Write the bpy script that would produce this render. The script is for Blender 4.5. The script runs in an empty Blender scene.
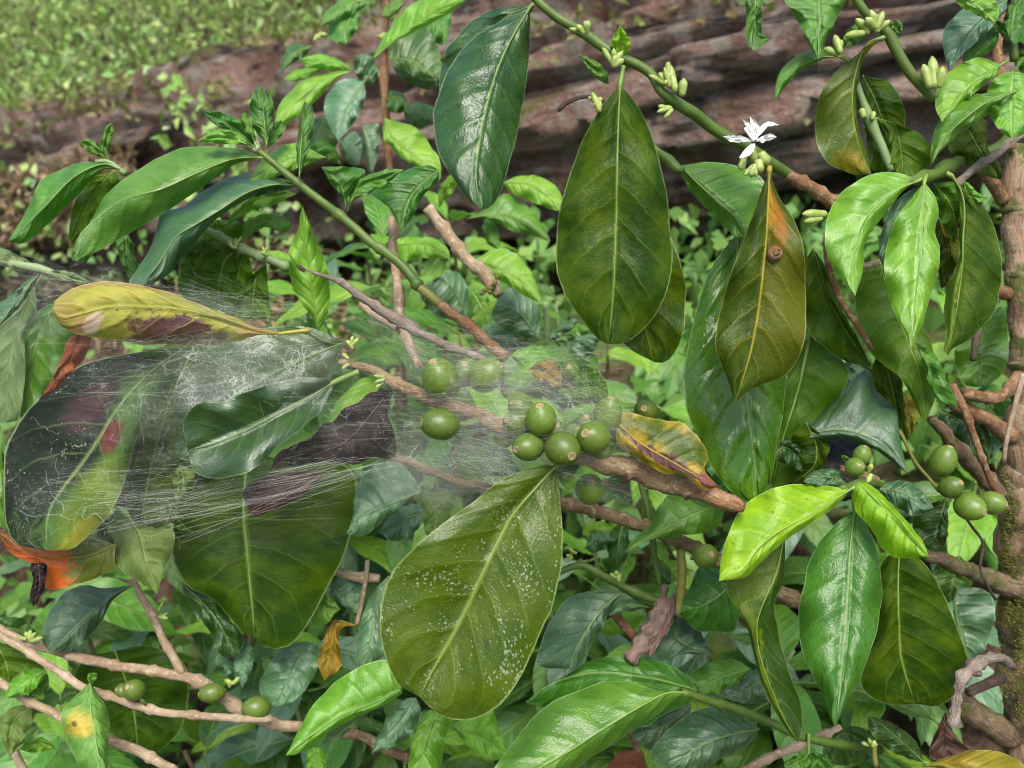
import bpy, bmesh, math, random
from mathutils import Vector, Matrix, noise as mn
random.seed(7)
rnd = random.random
C = bpy.context.scene.collection
scene = bpy.context.scene
R = math.radians
# ------------------------------------------------------------------ camera
F = 887.0
CAM = Vector((0, 0, 1.4))
PITCH = R(30)
FW = Vector((0, math.cos(PITCH), -math.sin(PITCH)))
UP = Vector((0, math.sin(PITCH), math.cos(PITCH)))
RT = Vector((1, 0, 0))
def P(x, y, d):
    """picture position (pixels) at depth d metres -> world point"""
    return CAM + d * (FW + RT * ((x - 512) / F) - UP * ((y - 384) / F))
cam_d = bpy.data.cameras.new('camera'); cam = bpy.data.objects.new('camera', cam_d); C.objects.link(cam)
cam.location = CAM; cam.rotation_euler = (math.pi / 2 - PITCH, 0, 0)
cam_d.sensor_width = 36; cam_d.lens = 36 * F / 1024
cam_d.clip_start = 0.02; cam_d.clip_end = 500
cam_d.dof.use_dof = True; cam_d.dof.focus_distance = 0.51; cam_d.dof.aperture_fstop = 9
scene.camera = cam
# ------------------------------------------------------------------ light
w = bpy.data.worlds.new('World'); scene.world = w; w.use_nodes = True
nt = w.node_tree; nt.nodes.clear()
SUN_EL, SUN_AZ = 72, 170       # azimuth clockwise from +Y: behind the camera's right shoulder is 150, left 210
sky = nt.nodes.new('ShaderNodeTexSky'); sky.sky_type = 'NISHITA'; sky.sun_disc = False
sky.sun_elevation = R(SUN_EL); sky.sun_rotation = R(SUN_AZ); sky.air_density = 1.0; sky.dust_density = 4.0; sky.ozone_density = 1.0
bg = nt.nodes.new('ShaderNodeBackground'); bg.inputs[1].default_value = 0.08
wo = nt.nodes.new('ShaderNodeOutputWorld')
nt.links.new(sky.outputs[0], bg.inputs[0]); nt.links.new(bg.outputs[0], wo.inputs[0])
sd = bpy.data.lights.new('sun', 'SUN'); sd.energy = 1.5; sd.angle = R(34); sd.color = (1, .96, .9)
so = bpy.data.objects.new('sun', sd); C.objects.link(so)
sv = Vector((math.sin(R(SUN_AZ)) * math.cos(R(SUN_EL)), math.cos(R(SUN_AZ)) * math.cos(R(SUN_EL)), math.sin(R(SUN_EL))))
so.rotation_euler = sv.to_track_quat('Z', 'Y').to_euler(); so.location = (0, 0, 6)
scene.view_settings.view_transform = 'Standard'; scene.view_settings.look = 'None'
scene.view_settings.exposure = 1.64; scene.view_settings.gamma = 1
cy = scene.cycles
cy.use_denoising = True; cy.filter_width = 1.1; cy.use_adaptive_sampling = True; cy.adaptive_threshold = .025; cy.max_bounces = 6; cy.transparent_max_bounces = 24; cy.diffuse_bounces = 3; cy.transmission_bounces = 4; cy.glossy_bounces = 2
# ------------------------------------------------------------------ node helper
class NT:
    def __init__(s, name):
        s.m = bpy.data.materials.new(name); s.m.use_nodes = True
        s.t = s.m.node_tree; s.t.nodes.clear()
        s.out = s.t.nodes.new('ShaderNodeOutputMaterial')
    def n(s, typ, **kw):
        nd = s.t.nodes.new(typ)
        for k, v in kw.items(): setattr(nd, k, v)
        return nd
    def set(s, sock, v):
        if isinstance(v, bpy.types.NodeSocket): s.t.links.new(v, sock)
        elif isinstance(v, (tuple, list)) and len(v) == 3 and sock.type == 'RGBA': sock.default_value = (*v, 1)
        else: sock.default_value = v
    def ma(s, op, a, b=0.0, c=0.0, clamp=False):
        nd = s.n('ShaderNodeMath', operation=op, use_clamp=clamp)
        s.set(nd.inputs[0], a); s.set(nd.inputs[1], b); s.set(nd.inputs[2], c)
        return nd.outputs[0]
    def mix(s, f, a, b, mode='MIX'):
        nd = s.n('ShaderNodeMix', data_type='RGBA', blend_type=mode)
        s.set(nd.inputs[0], f); s.set(nd.inputs[6], a); s.set(nd.inputs[7], b)
        return nd.outputs[2]
    def step(s, x, e0, e1):
        nd = s.n('ShaderNodeMapRange', interpolation_type='SMOOTHSTEP')
        s.set(nd.inputs[0], x); nd.inputs[1].default_value = e0; nd.inputs[2].default_value = e1
        return nd.outputs[0]
    def noise(s, vec, scale, detail=2.0, rough=.5, dist=0.0):
        nd = s.n('ShaderNodeTexNoise')
        if vec is not None: s.set(nd.inputs['Vector'], vec)
        nd.inputs['Scale'].default_value = scale; nd.inputs['Detail'].default_value = detail
        nd.inputs['Roughness'].default_value = rough; nd.inputs['Distortion'].default_value = dist
        return nd.outputs[0]
    def comb(s, x, y, z=0.0):
        nd = s.n('ShaderNodeCombineXYZ')
        for i, v in enumerate((x, y, z)): s.set(nd.inputs[i], v)
        return nd.outputs[0]
    def bump(s, h, strength, dist, normal=None):
        nd = s.n('ShaderNodeBump'); nd.inputs['Strength'].default_value = strength; nd.inputs['Distance'].default_value = dist
        s.set(nd.inputs['Height'], h)
        if normal is not None: s.set(nd.inputs['Normal'], normal)
        return nd.outputs[0]
    def pbsdf(s, col, rough, normal=None, spec=.5, **kw):
        b = s.n('ShaderNodeBsdfPrincipled')
        s.set(b.inputs['Base Color'], col); s.set(b.inputs['Roughness'], rough); s.set(b.inputs['Specular IOR Level'], spec)
        if normal is not None: s.set(b.inputs['Normal'], normal)
        for k, v in kw.items(): s.set(b.inputs[k], v)
        return b.outputs[0]
    def done(s, sh):
        s.t.links.new(sh, s.out.inputs[0]); return s.m

_leaf_n = [0]
def leaf_mat(name, base, base2, vein, margin=None, rough=.36, trans=.3, tcol=None, patches=(), dust=.3, spec=.5, veinw=.32, quilt=.38, dull=0, blem=.5):
    """living leaf: pinnate veins, pale edge, raised lamina between veins, dust specks, optional stains"""
    a = NT(name)
    uv = a.n('ShaderNodeUVMap').outputs[0]
    sp = a.n('ShaderNodeSeparateXYZ'); a.set(sp.inputs[0], uv); u, v = sp.outputs[0], sp.outputs[1]
    oi = a.n('ShaderNodeObjectInfo'); rndv = oi.outputs['Random']
    c = a.ma('SUBTRACT', v, .5)
    av = a.ma('MULTIPLY', a.ma('ABSOLUTE', c), 2.0)
    sg = a.ma('MULTIPLY', a.ma('SIGN', c), .22)
    off = a.ma('MULTIPLY', rndv, 37.0)
    nuv = a.comb(a.ma('ADD', a.ma('MULTIPLY', u, 2.2), off), v, rndv)
    n1 = a.noise(nuv, 3.0, 3, .6)
    n2 = a.noise(nuv, 14.0, 3, .6)
    av2 = a.ma('MULTIPLY', av, av)
    ph = a.ma('SUBTRACT', u, a.ma('ADD', a.ma('MULTIPLY', av, .11), a.ma('MULTIPLY', av2, .07)))
    ph = a.ma('ADD', a.ma('MULTIPLY', ph, 7.5), a.ma('ADD', sg, a.ma('MULTIPLY', a.ma('SUBTRACT', n1, .5), .55)))
    fr = a.ma('FRACT', ph)
    g = a.ma('ABSOLUTE', a.ma('SUBTRACT', fr, .5))          # .5 at a side vein
    d = a.ma('SUBTRACT', .5, g)
    vm = a.ma('MULTIPLY', a.step(d, .05, .008), a.ma('SUBTRACT', 1.0, a.ma('MULTIPLY', av2, .9)))
    vm = a.ma('MULTIPLY', vm, veinw)
    col = a.mix(a.step(n1, .34, .66), base, base2)
    hs = a.n('ShaderNodeHueSaturation'); a.set(hs.inputs['Color'], col)
    a.set(hs.inputs['Value'], a.ma('ADD', .82, a.ma('MULTIPLY', n2, .36)))
    a.set(hs.inputs['Hue'], a.ma('ADD', .488, a.ma('MULTIPLY', rndv, .024)))
    col = hs.outputs[0]
    for (pu, pv, ru, rv, pc, soft) in patches:
        ang = a.ma('ADD', a.ma('POWER', a.ma('DIVIDE', a.ma('SUBTRACT', u, pu), ru), 2.0), a.ma('POWER', a.ma('DIVIDE', a.ma('SUBTRACT', v, pv), rv), 2.0))
        ang = a.ma('ADD', ang, a.ma('ADD', a.ma('MULTIPLY', a.ma('SUBTRACT', n1, .5), 2.6), a.ma('MULTIPLY', a.ma('SUBTRACT', n2, .5), 1.9)))
        col = a.mix(a.step(ang, 1.0 + soft, 1.0 - soft), col, pc)
    col = a.mix(vm, col, vein)
    mid = a.step(av, .05, .012)
    col = a.mix(a.ma('MULTIPLY', mid, .6), col, vein)
    if margin is None: margin = tuple(min(1, x * 1.15 + .10) for x in vein)
    col = a.mix(a.ma('MULTIPLY', a.step(a.ma('ADD', av, a.ma('MULTIPLY', a.ma('SUBTRACT', n2, .5), .035)), .972, .99), .5), col, margin)
    if dust > 0:
        sc = a.comb(a.ma('ADD', a.ma('MULTIPLY', u, 2.2), off), v, 3.3)
        vo = a.n('ShaderNodeTexVoronoi'); a.set(vo.inputs['Vector'], sc); vo.inputs['Scale'].default_value = 64
        big = a.noise(sc, 3.0, 4, .7)
        r_ = a.ma('ADD', a.ma('MULTIPLY', a.step(big, .42, .68), .30 * dust), .13 * min(1, dust))
        sepc = a.n('ShaderNodeSeparateColor'); a.set(sepc.inputs[0], vo.outputs['Color'])
        r_ = a.ma('MULTIPLY', r_, a.ma('POWER', sepc.outputs[0], 2.6))
        spk = a.ma('LESS_THAN', a.ma('ADD', vo.outputs['Distance'], a.ma('MULTIPLY', a.ma('SUBTRACT', n2, .5), .12)), a.ma('MULTIPLY', r_, 1.5))
        col = a.mix(a.ma('MULTIPLY', spk, .6), col, (.36, .40, .28))
    if blem > 0:
        vb = a.n('ShaderNodeTexVoronoi'); a.set(vb.inputs['Vector'], a.comb(a.ma('ADD', a.ma('MULTIPLY', u, 2.2), off), v, 9.1)); vb.inputs['Scale'].default_value = 7
        sb = a.n('ShaderNodeSeparateColor'); a.set(sb.inputs[0], vb.outputs['Color'])
        rb = a.ma('MULTIPLY', a.ma('MAXIMUM', a.ma('SUBTRACT', sb.outputs[1], .62), 0.0), .5)
        dd_ = a.ma('ADD', vb.outputs['Distance'], a.ma('MULTIPLY', a.ma('SUBTRACT', n2, .5), .22))
        bm_ = a.ma('MULTIPLY', a.step(a.ma('SUBTRACT', dd_, rb), .03, -.03), blem)
        col = a.mix(bm_, col, (.045, .035, .008))
    h = a.ma('ADD', a.ma('MULTIPLY', a.step(d, 0, .3), quilt), a.ma('MULTIPLY', n2, .22))
    h = a.ma('ADD', h, a.ma('MULTIPLY', a.step(av, 0, .12), .5))
    fine = a.noise(a.comb(a.ma('MULTIPLY', u, 2.4), v, rndv), 46.0, 2)
    h = a.ma('ADD', h, a.ma('MULTIPLY', fine, .26))
    nb = a.bump(h, .6, .0024)
    rg = a.ma('ADD', rough - .1, a.ma('MULTIPLY', n2, .22))
    p = a.pbsdf(col, rg, nb, spec)
    tr = a.n('ShaderNodeBsdfTranslucent')
    tc = a.mix(.5, col, tcol or tuple(min(1, x * 2.2) for x in base2))
    a.set(tr.inputs[0], tc); a.set(tr.inputs['Normal'], nb)
    mx = a.n('ShaderNodeMixShader'); mx.inputs[0].default_value = trans
    a.t.links.new(p, mx.inputs[1]); a.t.links.new(tr.outputs[0], mx.inputs[2])
    return a.done(mx.outputs[0])

LM = {}
def L_(key, *args, **kw): LM[key] = leaf_mat(key + ' leaf', *args, **kw)
YV = (.15, .23, .03); GV = (.12, .21, .05); PV = (.2, .3, .13)
L_('olive', (.015, .044, .002), (.056, .100, .002), YV, rough=.34, trans=.3, tcol=(.20, .30, .005), spec=.16)
L_('olive2', (.042, .115, .004), (.08, .165, .006), YV, rough=.38, trans=.35, tcol=(.2, .34, .01), spec=.25)
L_('deep', (.014, .050, .006), (.030, .078, .007), GV, rough=.27, trans=.15, spec=.6)
L_('glossy', (.040, .11, .004), (.08, .165, .006), GV, rough=.24, trans=.2, spec=.6, quilt=.9, veinw=.1)
L_('sheen', (.014, .046, .006), (.028, .07, .007), GV, rough=.36, trans=.15, spec=1.0, quilt=.12)
L_('twist', (.05, .095, .004), (.08, .13, .005), YV, rough=.36, trans=.3, spec=.25, patches=[(.6, .84, .6, .32, (.020, .052, .003), .1)])
L_('green', (.035, .125, .008), (.06, .18, .012), PV, rough=.3, trans=.3, spec=.6)
L_('mid', (.06, .17, .014), (.10, .24, .02), PV, rough=.32, trans=.3, spec=.6)
L_('bright', (.10, .28, .012), (.165, .37, .02), (.30, .48, .16), rough=.36, trans=.32, spec=.8)
L_('lime', (.15, .34, .006), (.25, .45, .012), (.40, .55, .10), rough=.36, trans=.35, dust=0)
L_('teal', (.03, .095, .03), (.05, .125, .038), (.13, .2, .09), rough=.44, trans=.12, spec=1.0)
L_('tealspk', (.026, .08, .026), (.042, .105, .034), (.13, .2, .09), rough=.44, trans=.15, spec=.9, dust=1.3)
L_('olivespk', (.034, .078, .002), (.062, .112, .003), (.2, .28, .04), rough=.3, trans=.25, tcol=(.18, .24, .005), dust=1.5, veinw=.3, spec=.35)
L_('pale', (.12, .19, .07), (.17, .24, .09), (.24, .3, .14), rough=.6, trans=.35)
L_('matte', (.09, .16, .025), (.125, .2, .035), (.2, .27, .1), rough=.6, trans=.3, dust=.1)
L_('yellow', (.21, .24, .03), (.37, .345, .06), (.52, .44, .12), rough=.55, trans=.3, dust=.5, veinw=.5, quilt=.6, spec=.3, blem=.9,
   patches=[(.47, .82, .21, .27, (.085, .028, .042), .35), (.88, .84, .06, .22, (.30, .16, .08), .45), (.80, .74, .035, .2, (.45, .33, .25), .5), (.93, .5, .06, .5, (.30, .24, .06), .7), (.55, .02, .4, .05, (.30, .20, .06), .6), (.10, .5, .1, .5, (.34, .22, .05), .7)])
L_('brownyel', (.022, .048, .002), (.055, .085, .003), (.32, .24, .015), rough=.36, trans=.25, tcol=(.10, .17, .006), dust=.4, veinw=.35, spec=.2,
   patches=[(.5, .78, .3, .28, (.085, .098, .005), .9), (.19, .70, .12, .13, (.27, .10, .005), .9), (.10, .56, .16, .10, (.36, .18, .008), .9)])
L_('yelgreen', (.05, .10, .004), (.09, .14, .006), (.28, .27, .03), rough=.4, trans=.3, dust=.2,
   patches=[(.02, .5, .16, .4, (.3, .2, .02), .6), (.86, .25, .10, .22, (.25, .19, .01), .8)])
L_('purpyel', (.13, .14, .008), (.36, .23, .008), (.38, .3, .03), rough=.42, trans=.25, dust=.1,
   patches=[(.5, .22, .30, .2, (.05, .09, .006), .7), (.65, .60, .5, .17, (.065, .012, .02), .4), (.95, .5, .14, .4, (.16, .03, .045), .4)])
L_('amber', (.30, .16, .01), (.24, .15, .012), (.36, .22, .03), rough=.5, trans=.35, dust=0)
L_('blackpatch', (.04, .085, .018), (.06, .12, .02), (.18, .25, .1), rough=.5, trans=.15, dust=.8, spec=.12,
   patches=[(.62, .14, .36, .46, (.008, .014, .008), .7), (.34, .10, .24, .36, (.010, .014, .010), .7), (.40, .30, .11, .12, (.042, .016, .020), .7), (.46, .64, .07, .13, (.11, .010, .013), .8), (.74, .84, .24, .22, (.10, .16, .012), .8), (.84, .96, .10, .14, (.24, .24, .02), .6)])
L_('orange', (.09, .12, .01), (.13, .15, .012), (.36, .2, .02), rough=.42, trans=.3, dust=.6,
   patches=[(.72, .7, .34, .8, (.62, .11, .008), .45), (.98, .3, .2, .6, (.2, .05, .01), .5)])
L_('rust', (.30, .085, .03), (.22, .07, .03), (.3, .14, .07), rough=.6, trans=.25, dust=.3)
L_('brown', (.055, .022, .014), (.08, .034, .022), (.1, .05, .035), rough=.65, trans=.1, dust=.3)
L_('black', (.010, .007, .007), (.028, .016, .016), (.05, .03, .03), rough=.75, trans=.03, dust=.9, quilt=1.0, spec=.1)
L_('fold', (.020, .060, .002), (.055, .105, .004), GV, rough=.4, trans=.25, spec=.2, patches=[(.6, .12, .7, .36, (.15, .24, .03), .12)])
L_('curl', (.15, .095, .075), (.25, .175, .14), (.3, .22, .17), rough=.8, trans=.1, dust=0, spec=.2)
L_('spotted', (.09, .22, .03), (.15, .3, .05), (.3, .4, .13), rough=.42, trans=.3, dust=.2,
   patches=[(.42, .28, .13, .26, (.45, .36, .04), .7), (.42, .2, .025, .05, (.2, .09, .02), .4)])
L_('yelolive', (.20, .20, .015), (.27, .24, .02), (.4, .33, .05), rough=.42, trans=.3, dust=.2,
   patches=[(.2, .5, .25, .5, (.36, .24, .03), .8)])
L_('petal', (.80, .80, .74), (.86, .86, .8), (.85, .85, .78), rough=.5, trans=.3, dust=0, quilt=0, veinw=0)
L_('bushdark', (.032, .098, .012), (.06, .145, .018), GV, rough=.32, trans=.25, dust=.2, spec=.6)
L_('bushgreen', (.065, .19, .016), (.11, .26, .026), PV, rough=.34, trans=.3, dust=.2, spec=.6)
L_('bushlight', (.14, .32, .022), (.22, .42, .04), (.3, .44, .14), rough=.36, trans=.35, dust=.1, quilt=.45)
L_('bushteal', (.05, .135, .05), (.08, .18, .068), (.13, .22, .11), rough=.44, trans=.12, dust=.4, spec=1.0)

def bark_mat(name, c1, c2, c3=None, rough=.8, scale=120, crack=(.02, .014, .01), moss=0, bumpd=.002):
    a = NT(name)
    tc = a.n('ShaderNodeTexCoord').outputs['Object']
    uv = a.n('ShaderNodeUVMap').outputs[0]
    n1 = a.noise(tc, scale * .35, 4, .6); n2 = a.noise(tc, scale * 2.2, 4, .65)
    mp = a.n('ShaderNodeMapping'); a.set(mp.inputs[0], uv); mp.inputs['Scale'].default_value = (9, 15, 1)
    n3 = a.noise(mp.outputs[0], 1.0, 4, .65, .6)
    col = a.mix(a.step(n1, .35, .65), c1, c2)
    if c3: col = a.mix(a.step(n2, .5, .7), col, c3)
    col = a.mix(a.ma('MULTIPLY', a.step(n3, .48, .36), .62), col, crack)
    if moss:
        n4 = a.noise(tc, 45, 4, .7)
        col = a.mix(a.step(n4, .62 - moss * .2, .72 - moss * .2), col, (.075, .085, .018))
    h = a.ma('ADD', a.ma('MULTIPLY', n3, .6), a.ma('MULTIPLY', n2, .8))
    return a.done(a.pbsdf(col, rough, a.bump(h, 1.0, bumpd), .3))
M_green = bark_mat('green stem', (.05, .10, .012), (.08, .14, .022), (.10, .11, .03), rough=.42, crack=(.055, .085, .012), bumpd=.0003)
M_gpale = bark_mat('pale green stem', (.16, .24, .09), (.2, .28, .12), rough=.5, crack=(.14, .2, .07), bumpd=.0003)
M_rbrown = bark_mat('red brown bark', (.17, .075, .03), (.27, .15, .07), (.34, .27, .16), crack=(.06, .03, .02))
M_brown = bark_mat('brown bark', (.17, .10, .045), (.27, .185, .095), (.35, .28, .17), crack=(.045, .026, .018))
M_pink = bark_mat('pinkish twig bark', (.25, .17, .10), (.37, .28, .18), (.45, .39, .28), crack=(.10, .06, .04), bumpd=.001)
M_grey = bark_mat('grey twig bark', (.20, .155, .12), (.30, .25, .2), (.13, .10, .08), crack=(.05, .04, .03))
M_dark = bark_mat('dark twig bark', (.07, .045, .032), (.12, .08, .055), crack=(.02, .014, .01))
M_mossy = bark_mat('mossy limb bark', (.10, .065, .035), (.16, .11, .06), (.2, .17, .11), crack=(.03, .02, .014), scale=90, moss=.5)
M_trunk = bark_mat('trunk bark', (.22, .13, .08), (.30, .21, .13), (.27, .24, .17), crack=(.06, .035, .02), scale=70, moss=.6, bumpd=.0016)
M_olivestem = bark_mat('olive stem', (.12, .13, .025), (.17, .17, .04), (.14, .09, .03), rough=.5, crack=(.1, .09, .02), bumpd=.0003)
def simple(name, c1, c2, rough=.5, scale=60, bumpd=0, spec=.5):
    a = NT(name); tc = a.n('ShaderNodeTexCoord').outputs['Object']
    n = a.noise(tc, scale, 4, .6)
    col = a.mix(a.step(n, .3, .7), c1, c2)
    return a.done(a.pbsdf(col, rough, a.bump(n, .6, bumpd) if bumpd else None, spec))
LM['petal'] = simple('white petal', (.82, .82, .77), (.88, .88, .84), .5, 300)
M_vein = simple('pale midrib', (.18, .27, .05), (.14, .22, .04))
M_veind = simple('green midrib', (.15, .22, .035), (.11, .18, .03))
M_veiny = simple('yellow midrib', (.30, .24, .02), (.22, .21, .02))
M_veinb = simple('brown midrib', (.06, .04, .03), (.09, .06, .045))
M_bud = simple('flower bud', (.18, .26, .04), (.34, .39, .12), scale=160)
M_calyx = simple('berry calyx', (.30, .25, .10), (.16, .12, .05), scale=500, rough=.8)
a = NT('green coffee berry'); tc = a.n('ShaderNodeTexCoord').outputs['Object']
n1 = a.noise(tc, 90, 3); n2 = a.noise(tc, 900, 2); oi = a.n('ShaderNodeObjectInfo').outputs['Random']
col = a.mix(a.step(n1, .3, .7), (.075, .135, .012), (.115, .18, .02)); col = a.mix(a.ma('MULTIPLY', a.step(n2, .6, .72), .6), col, (.25, .30, .13)); n9 = a.noise(tc, 220, 3); col = a.mix(a.ma('MULTIPLY', a.step(n9, .64, .72), .6), col, (.06, .06, .02))
hs = a.n('ShaderNodeHueSaturation'); a.set(hs.inputs['Color'], col); a.set(hs.inputs['Value'], a.ma('ADD', .62, a.ma('MULTIPLY', oi, .45)))
M_berry = a.done(a.pbsdf(hs.outputs[0], .4, a.bump(n1, .5, .0012), .45, **{'Subsurface Weight': .0}))

# ------------------------------------------------------------------ objects
def tag(o, label=None, cat=None, group=None, kind=None):
    if label: o['label'] = label
    if cat: o['category'] = cat
    if group: o['group'] = group
    if kind: o['kind'] = kind
    return o
def thing(name, label, cat, loc, group=None):
    o = bpy.data.objects.new(name, None); C.objects.link(o); o.location = loc; o.empty_display_size = .02
    return tag(o, label, cat, group)
def mesh_obj(name, verts, faces, mats, parent=None, origin=None, uvs=None, fmat=None, smooth=True, label=None):
    me = bpy.data.meshes.new(name)
    origin = Vector(origin) if origin is not None else Vector((0, 0, 0))
    me.from_pydata([tuple(Vector(v) - origin) for v in verts], [], faces)
    for m in (mats if isinstance(mats, (list, tuple)) else [mats]): me.materials.append(m)
    if fmat: me.polygons.foreach_set('material_index', fmat)
    if uvs:
        ul = me.uv_layers.new(name='UVMap')
        for lp in me.loops: ul.data[lp.index].uv = uvs[lp.vertex_index]
    if smooth: me.polygons.foreach_set('use_smooth', [True] * len(me.polygons))
    me.update()
    o = bpy.data.objects.new(name, me); C.objects.link(o)
    if parent: o.parent = parent; o.location = origin - parent_world(parent)
    else: o.location = origin
    if label: o['label'] = label
    return o
def parent_world(p):
    v = Vector(p.location)
    while p.parent: p = p.parent; v += p.location
    return v
# ------------------------------------------------------------------ tiles the photograph was traced in
TL = {'a': (0, 280 / 768), 'b': (240, 280 / 768), 'c': (488, 280 / 768)}
TILE = {None: (0, 0, 1)}
for r_, (y0, f_) in TL.items():
    for i_, x0 in enumerate((0, 250, 500, 744)): TILE[r_ + str(i_ + 1)] = (x0, y0, f_)
for k_, x0, y0 in (('p1', 0, 250), ('p2', 0, 440), ('p3', 170, 340), ('p4', 160, 480), ('p5', 824, 120), ('p6', 824, 280), ('p7', 660, 300), ('p8', 824, 420),
                   ('q1', 250, 40), ('q2', 130, 160), ('q3', 400, 160), ('q6', 520, 480), ('r1', 340, 280), ('r2', 500, 300), ('r3', 640, 160)):
    TILE[k_] = (x0, y0, 200 / 768)
TILE['q4'] = (0, 580, 200 / 817); TILE['q5'] = (220, 560, 200 / 738); TILE['q7'] = (560, 600, 200 / 914); TILE['q8'] = (780, 600, 244 / 1024)
TILE['r4'] = (320, 440, 160 / 768); TILE['r5'] = (330, 0, 200 / 1024)
def pts(s, tile=None):
    x0, y0, f = TILE[tile]
    return [(x0 + f * float(a.split(',')[0]), y0 + f * float(a.split(',')[1])) for a in s.split()]
def spline(p, n):
    """centripetal-ish Catmull-Rom through p (tuples), n+1 points by arc length"""
    if len(p) == 2: dense = [tuple(a + (b - a) * i / 40 for a, b in zip(*p)) for i in range(41)]
    else:
        q = [tuple(2 * a - b for a, b in zip(p[0], p[1]))] + list(p) + [tuple(2 * a - b for a, b in zip(p[-1], p[-2]))]
        dense = []
        for i in range(1, len(q) - 2):
            for k in range(16):
                t = k / 16
                dense.append(tuple(.5 * (2 * b + (c - a) * t + (2 * a - 5 * b + 4 * c - d) * t * t + (3 * b - a - 3 * c + d) * t ** 3)
                                   for a, b, c, d in zip(q[i - 1], q[i], q[i + 1], q[i + 2])))
        dense.append(p[-1])
    cum = [0]
    for a_, b_ in zip(dense, dense[1:]): cum.append(cum[-1] + math.dist(a_[:2], b_[:2]) + 1e-9)
    out = []; j = 0
    for i in range(n + 1):
        s = cum[-1] * i / n
        while j < len(dense) - 2 and cum[j + 1] < s: j += 1
        t = (s - cum[j]) / (cum[j + 1] - cum[j]); t = max(0, min(1, t))
        out.append(tuple(x + (y - x) * t for x, y in zip(dense[j], dense[j + 1])))
    return out
def tube_geo(path, rad, sides, V, Fc, UVs, jitter=0, seed=0, cap=True):
    """append a tube along world points"""
    base = len(V); n = len(path); prev = None; ln = 0
    for i, p in enumerate(path):
        t = (path[min(i + 1, n - 1)] - path[max(i - 1, 0)])
        t = t.normalized() if t.length > 1e-9 else Vector((0, 0, 1))
        if prev is None:
            ax = t.orthogonal().normalized()
        else:
            ax = prev - t * prev.dot(t)
            ax = ax.normalized() if ax.length > 1e-6 else t.orthogonal().normalized()
        prev = ax; bx = t.cross(ax)
        if i: ln += (p - path[i - 1]).length
        for k in range(sides):
            a_ = 2 * math.pi * k / sides; r = rad[i]
            d = ax * math.cos(a_) + bx * math.sin(a_)
            if jitter: r *= 1 + jitter * mn.noise(Vector((p + d * r) * 130) + Vector((seed, 0, 0))) + jitter * .7 * mn.noise((p + d * r) * 420)
            V.append(p + d * r); UVs.append((ln * 10, k / sides * 2 if k <= sides / 2 else 2 - k / sides * 2))
    for i in range(n - 1):
        for k in range(sides):
            k2 = (k + 1) % sides
            Fc.append((base + i * sides + k, base + i * sides + k2, base + (i + 1) * sides + k2, base + (i + 1) * sides + k))
    if cap:
        Fc.append(tuple(base + k for k in range(sides))[::-1]); Fc.append(tuple(base + (n - 1) * sides + k for k in range(sides)))
def stem(par, name, tile, s, rad, d, mat, sides=10, nodes=0, jit=.12, label=None, step=5, origin=None):
    """woody stem through picture points; rad: pixel radii per point (or one); d: depth cm per point (or one)"""
    p2 = pts(s, tile); k = len(p2)
    rad = rad if isinstance(rad, (list, tuple)) else [rad] * k
    d = d if isinstance(d, (list, tuple)) else [d] * k
    if len(rad) == 2 != k: rad = [rad[0] + (rad[1] - rad[0]) * i / (k - 1) for i in range(k)]
    if len(d) == 2 != k: d = [d[0] + (d[1] - d[0]) * i / (k - 1) for i in range(k)]
    pp = [(x, y, r, dd) for (x, y), r, dd in zip(p2, rad, d)]
    length = sum(math.dist(a_[:2], b_[:2]) for a_, b_ in zip(pp, pp[1:]))
    n = max(6, int(length / step)); sp = spline(pp, n)
    path = [P(x, y, dd / 100) for x, y, r, dd in sp]; rr = [max(.3, r) * (dd / 100) / F for x, y, r, dd in sp]
    path = [p + Vector((mn.noise(p * 60), mn.noise(p * 60 + Vector((9, 9, 9))), mn.noise(p * 60 + Vector((5, 1, 7))))) * r * .35 for p, r in zip(path, rr)]
    if nodes:
        for i in range(len(rr)):
            f = (i * length / n) / nodes
            e = abs(f - round(f)) * nodes / step
            if round(f) > 0 and e < .6: rr[i] *= 1.34
    V, Fc, U = [], [], []
    tube_geo(path, rr, sides, V, Fc, U, jit, seed=len(bpy.data.objects))
    return mesh_obj(name, V, Fc, mat, par, path[0], U, label=label)

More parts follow.
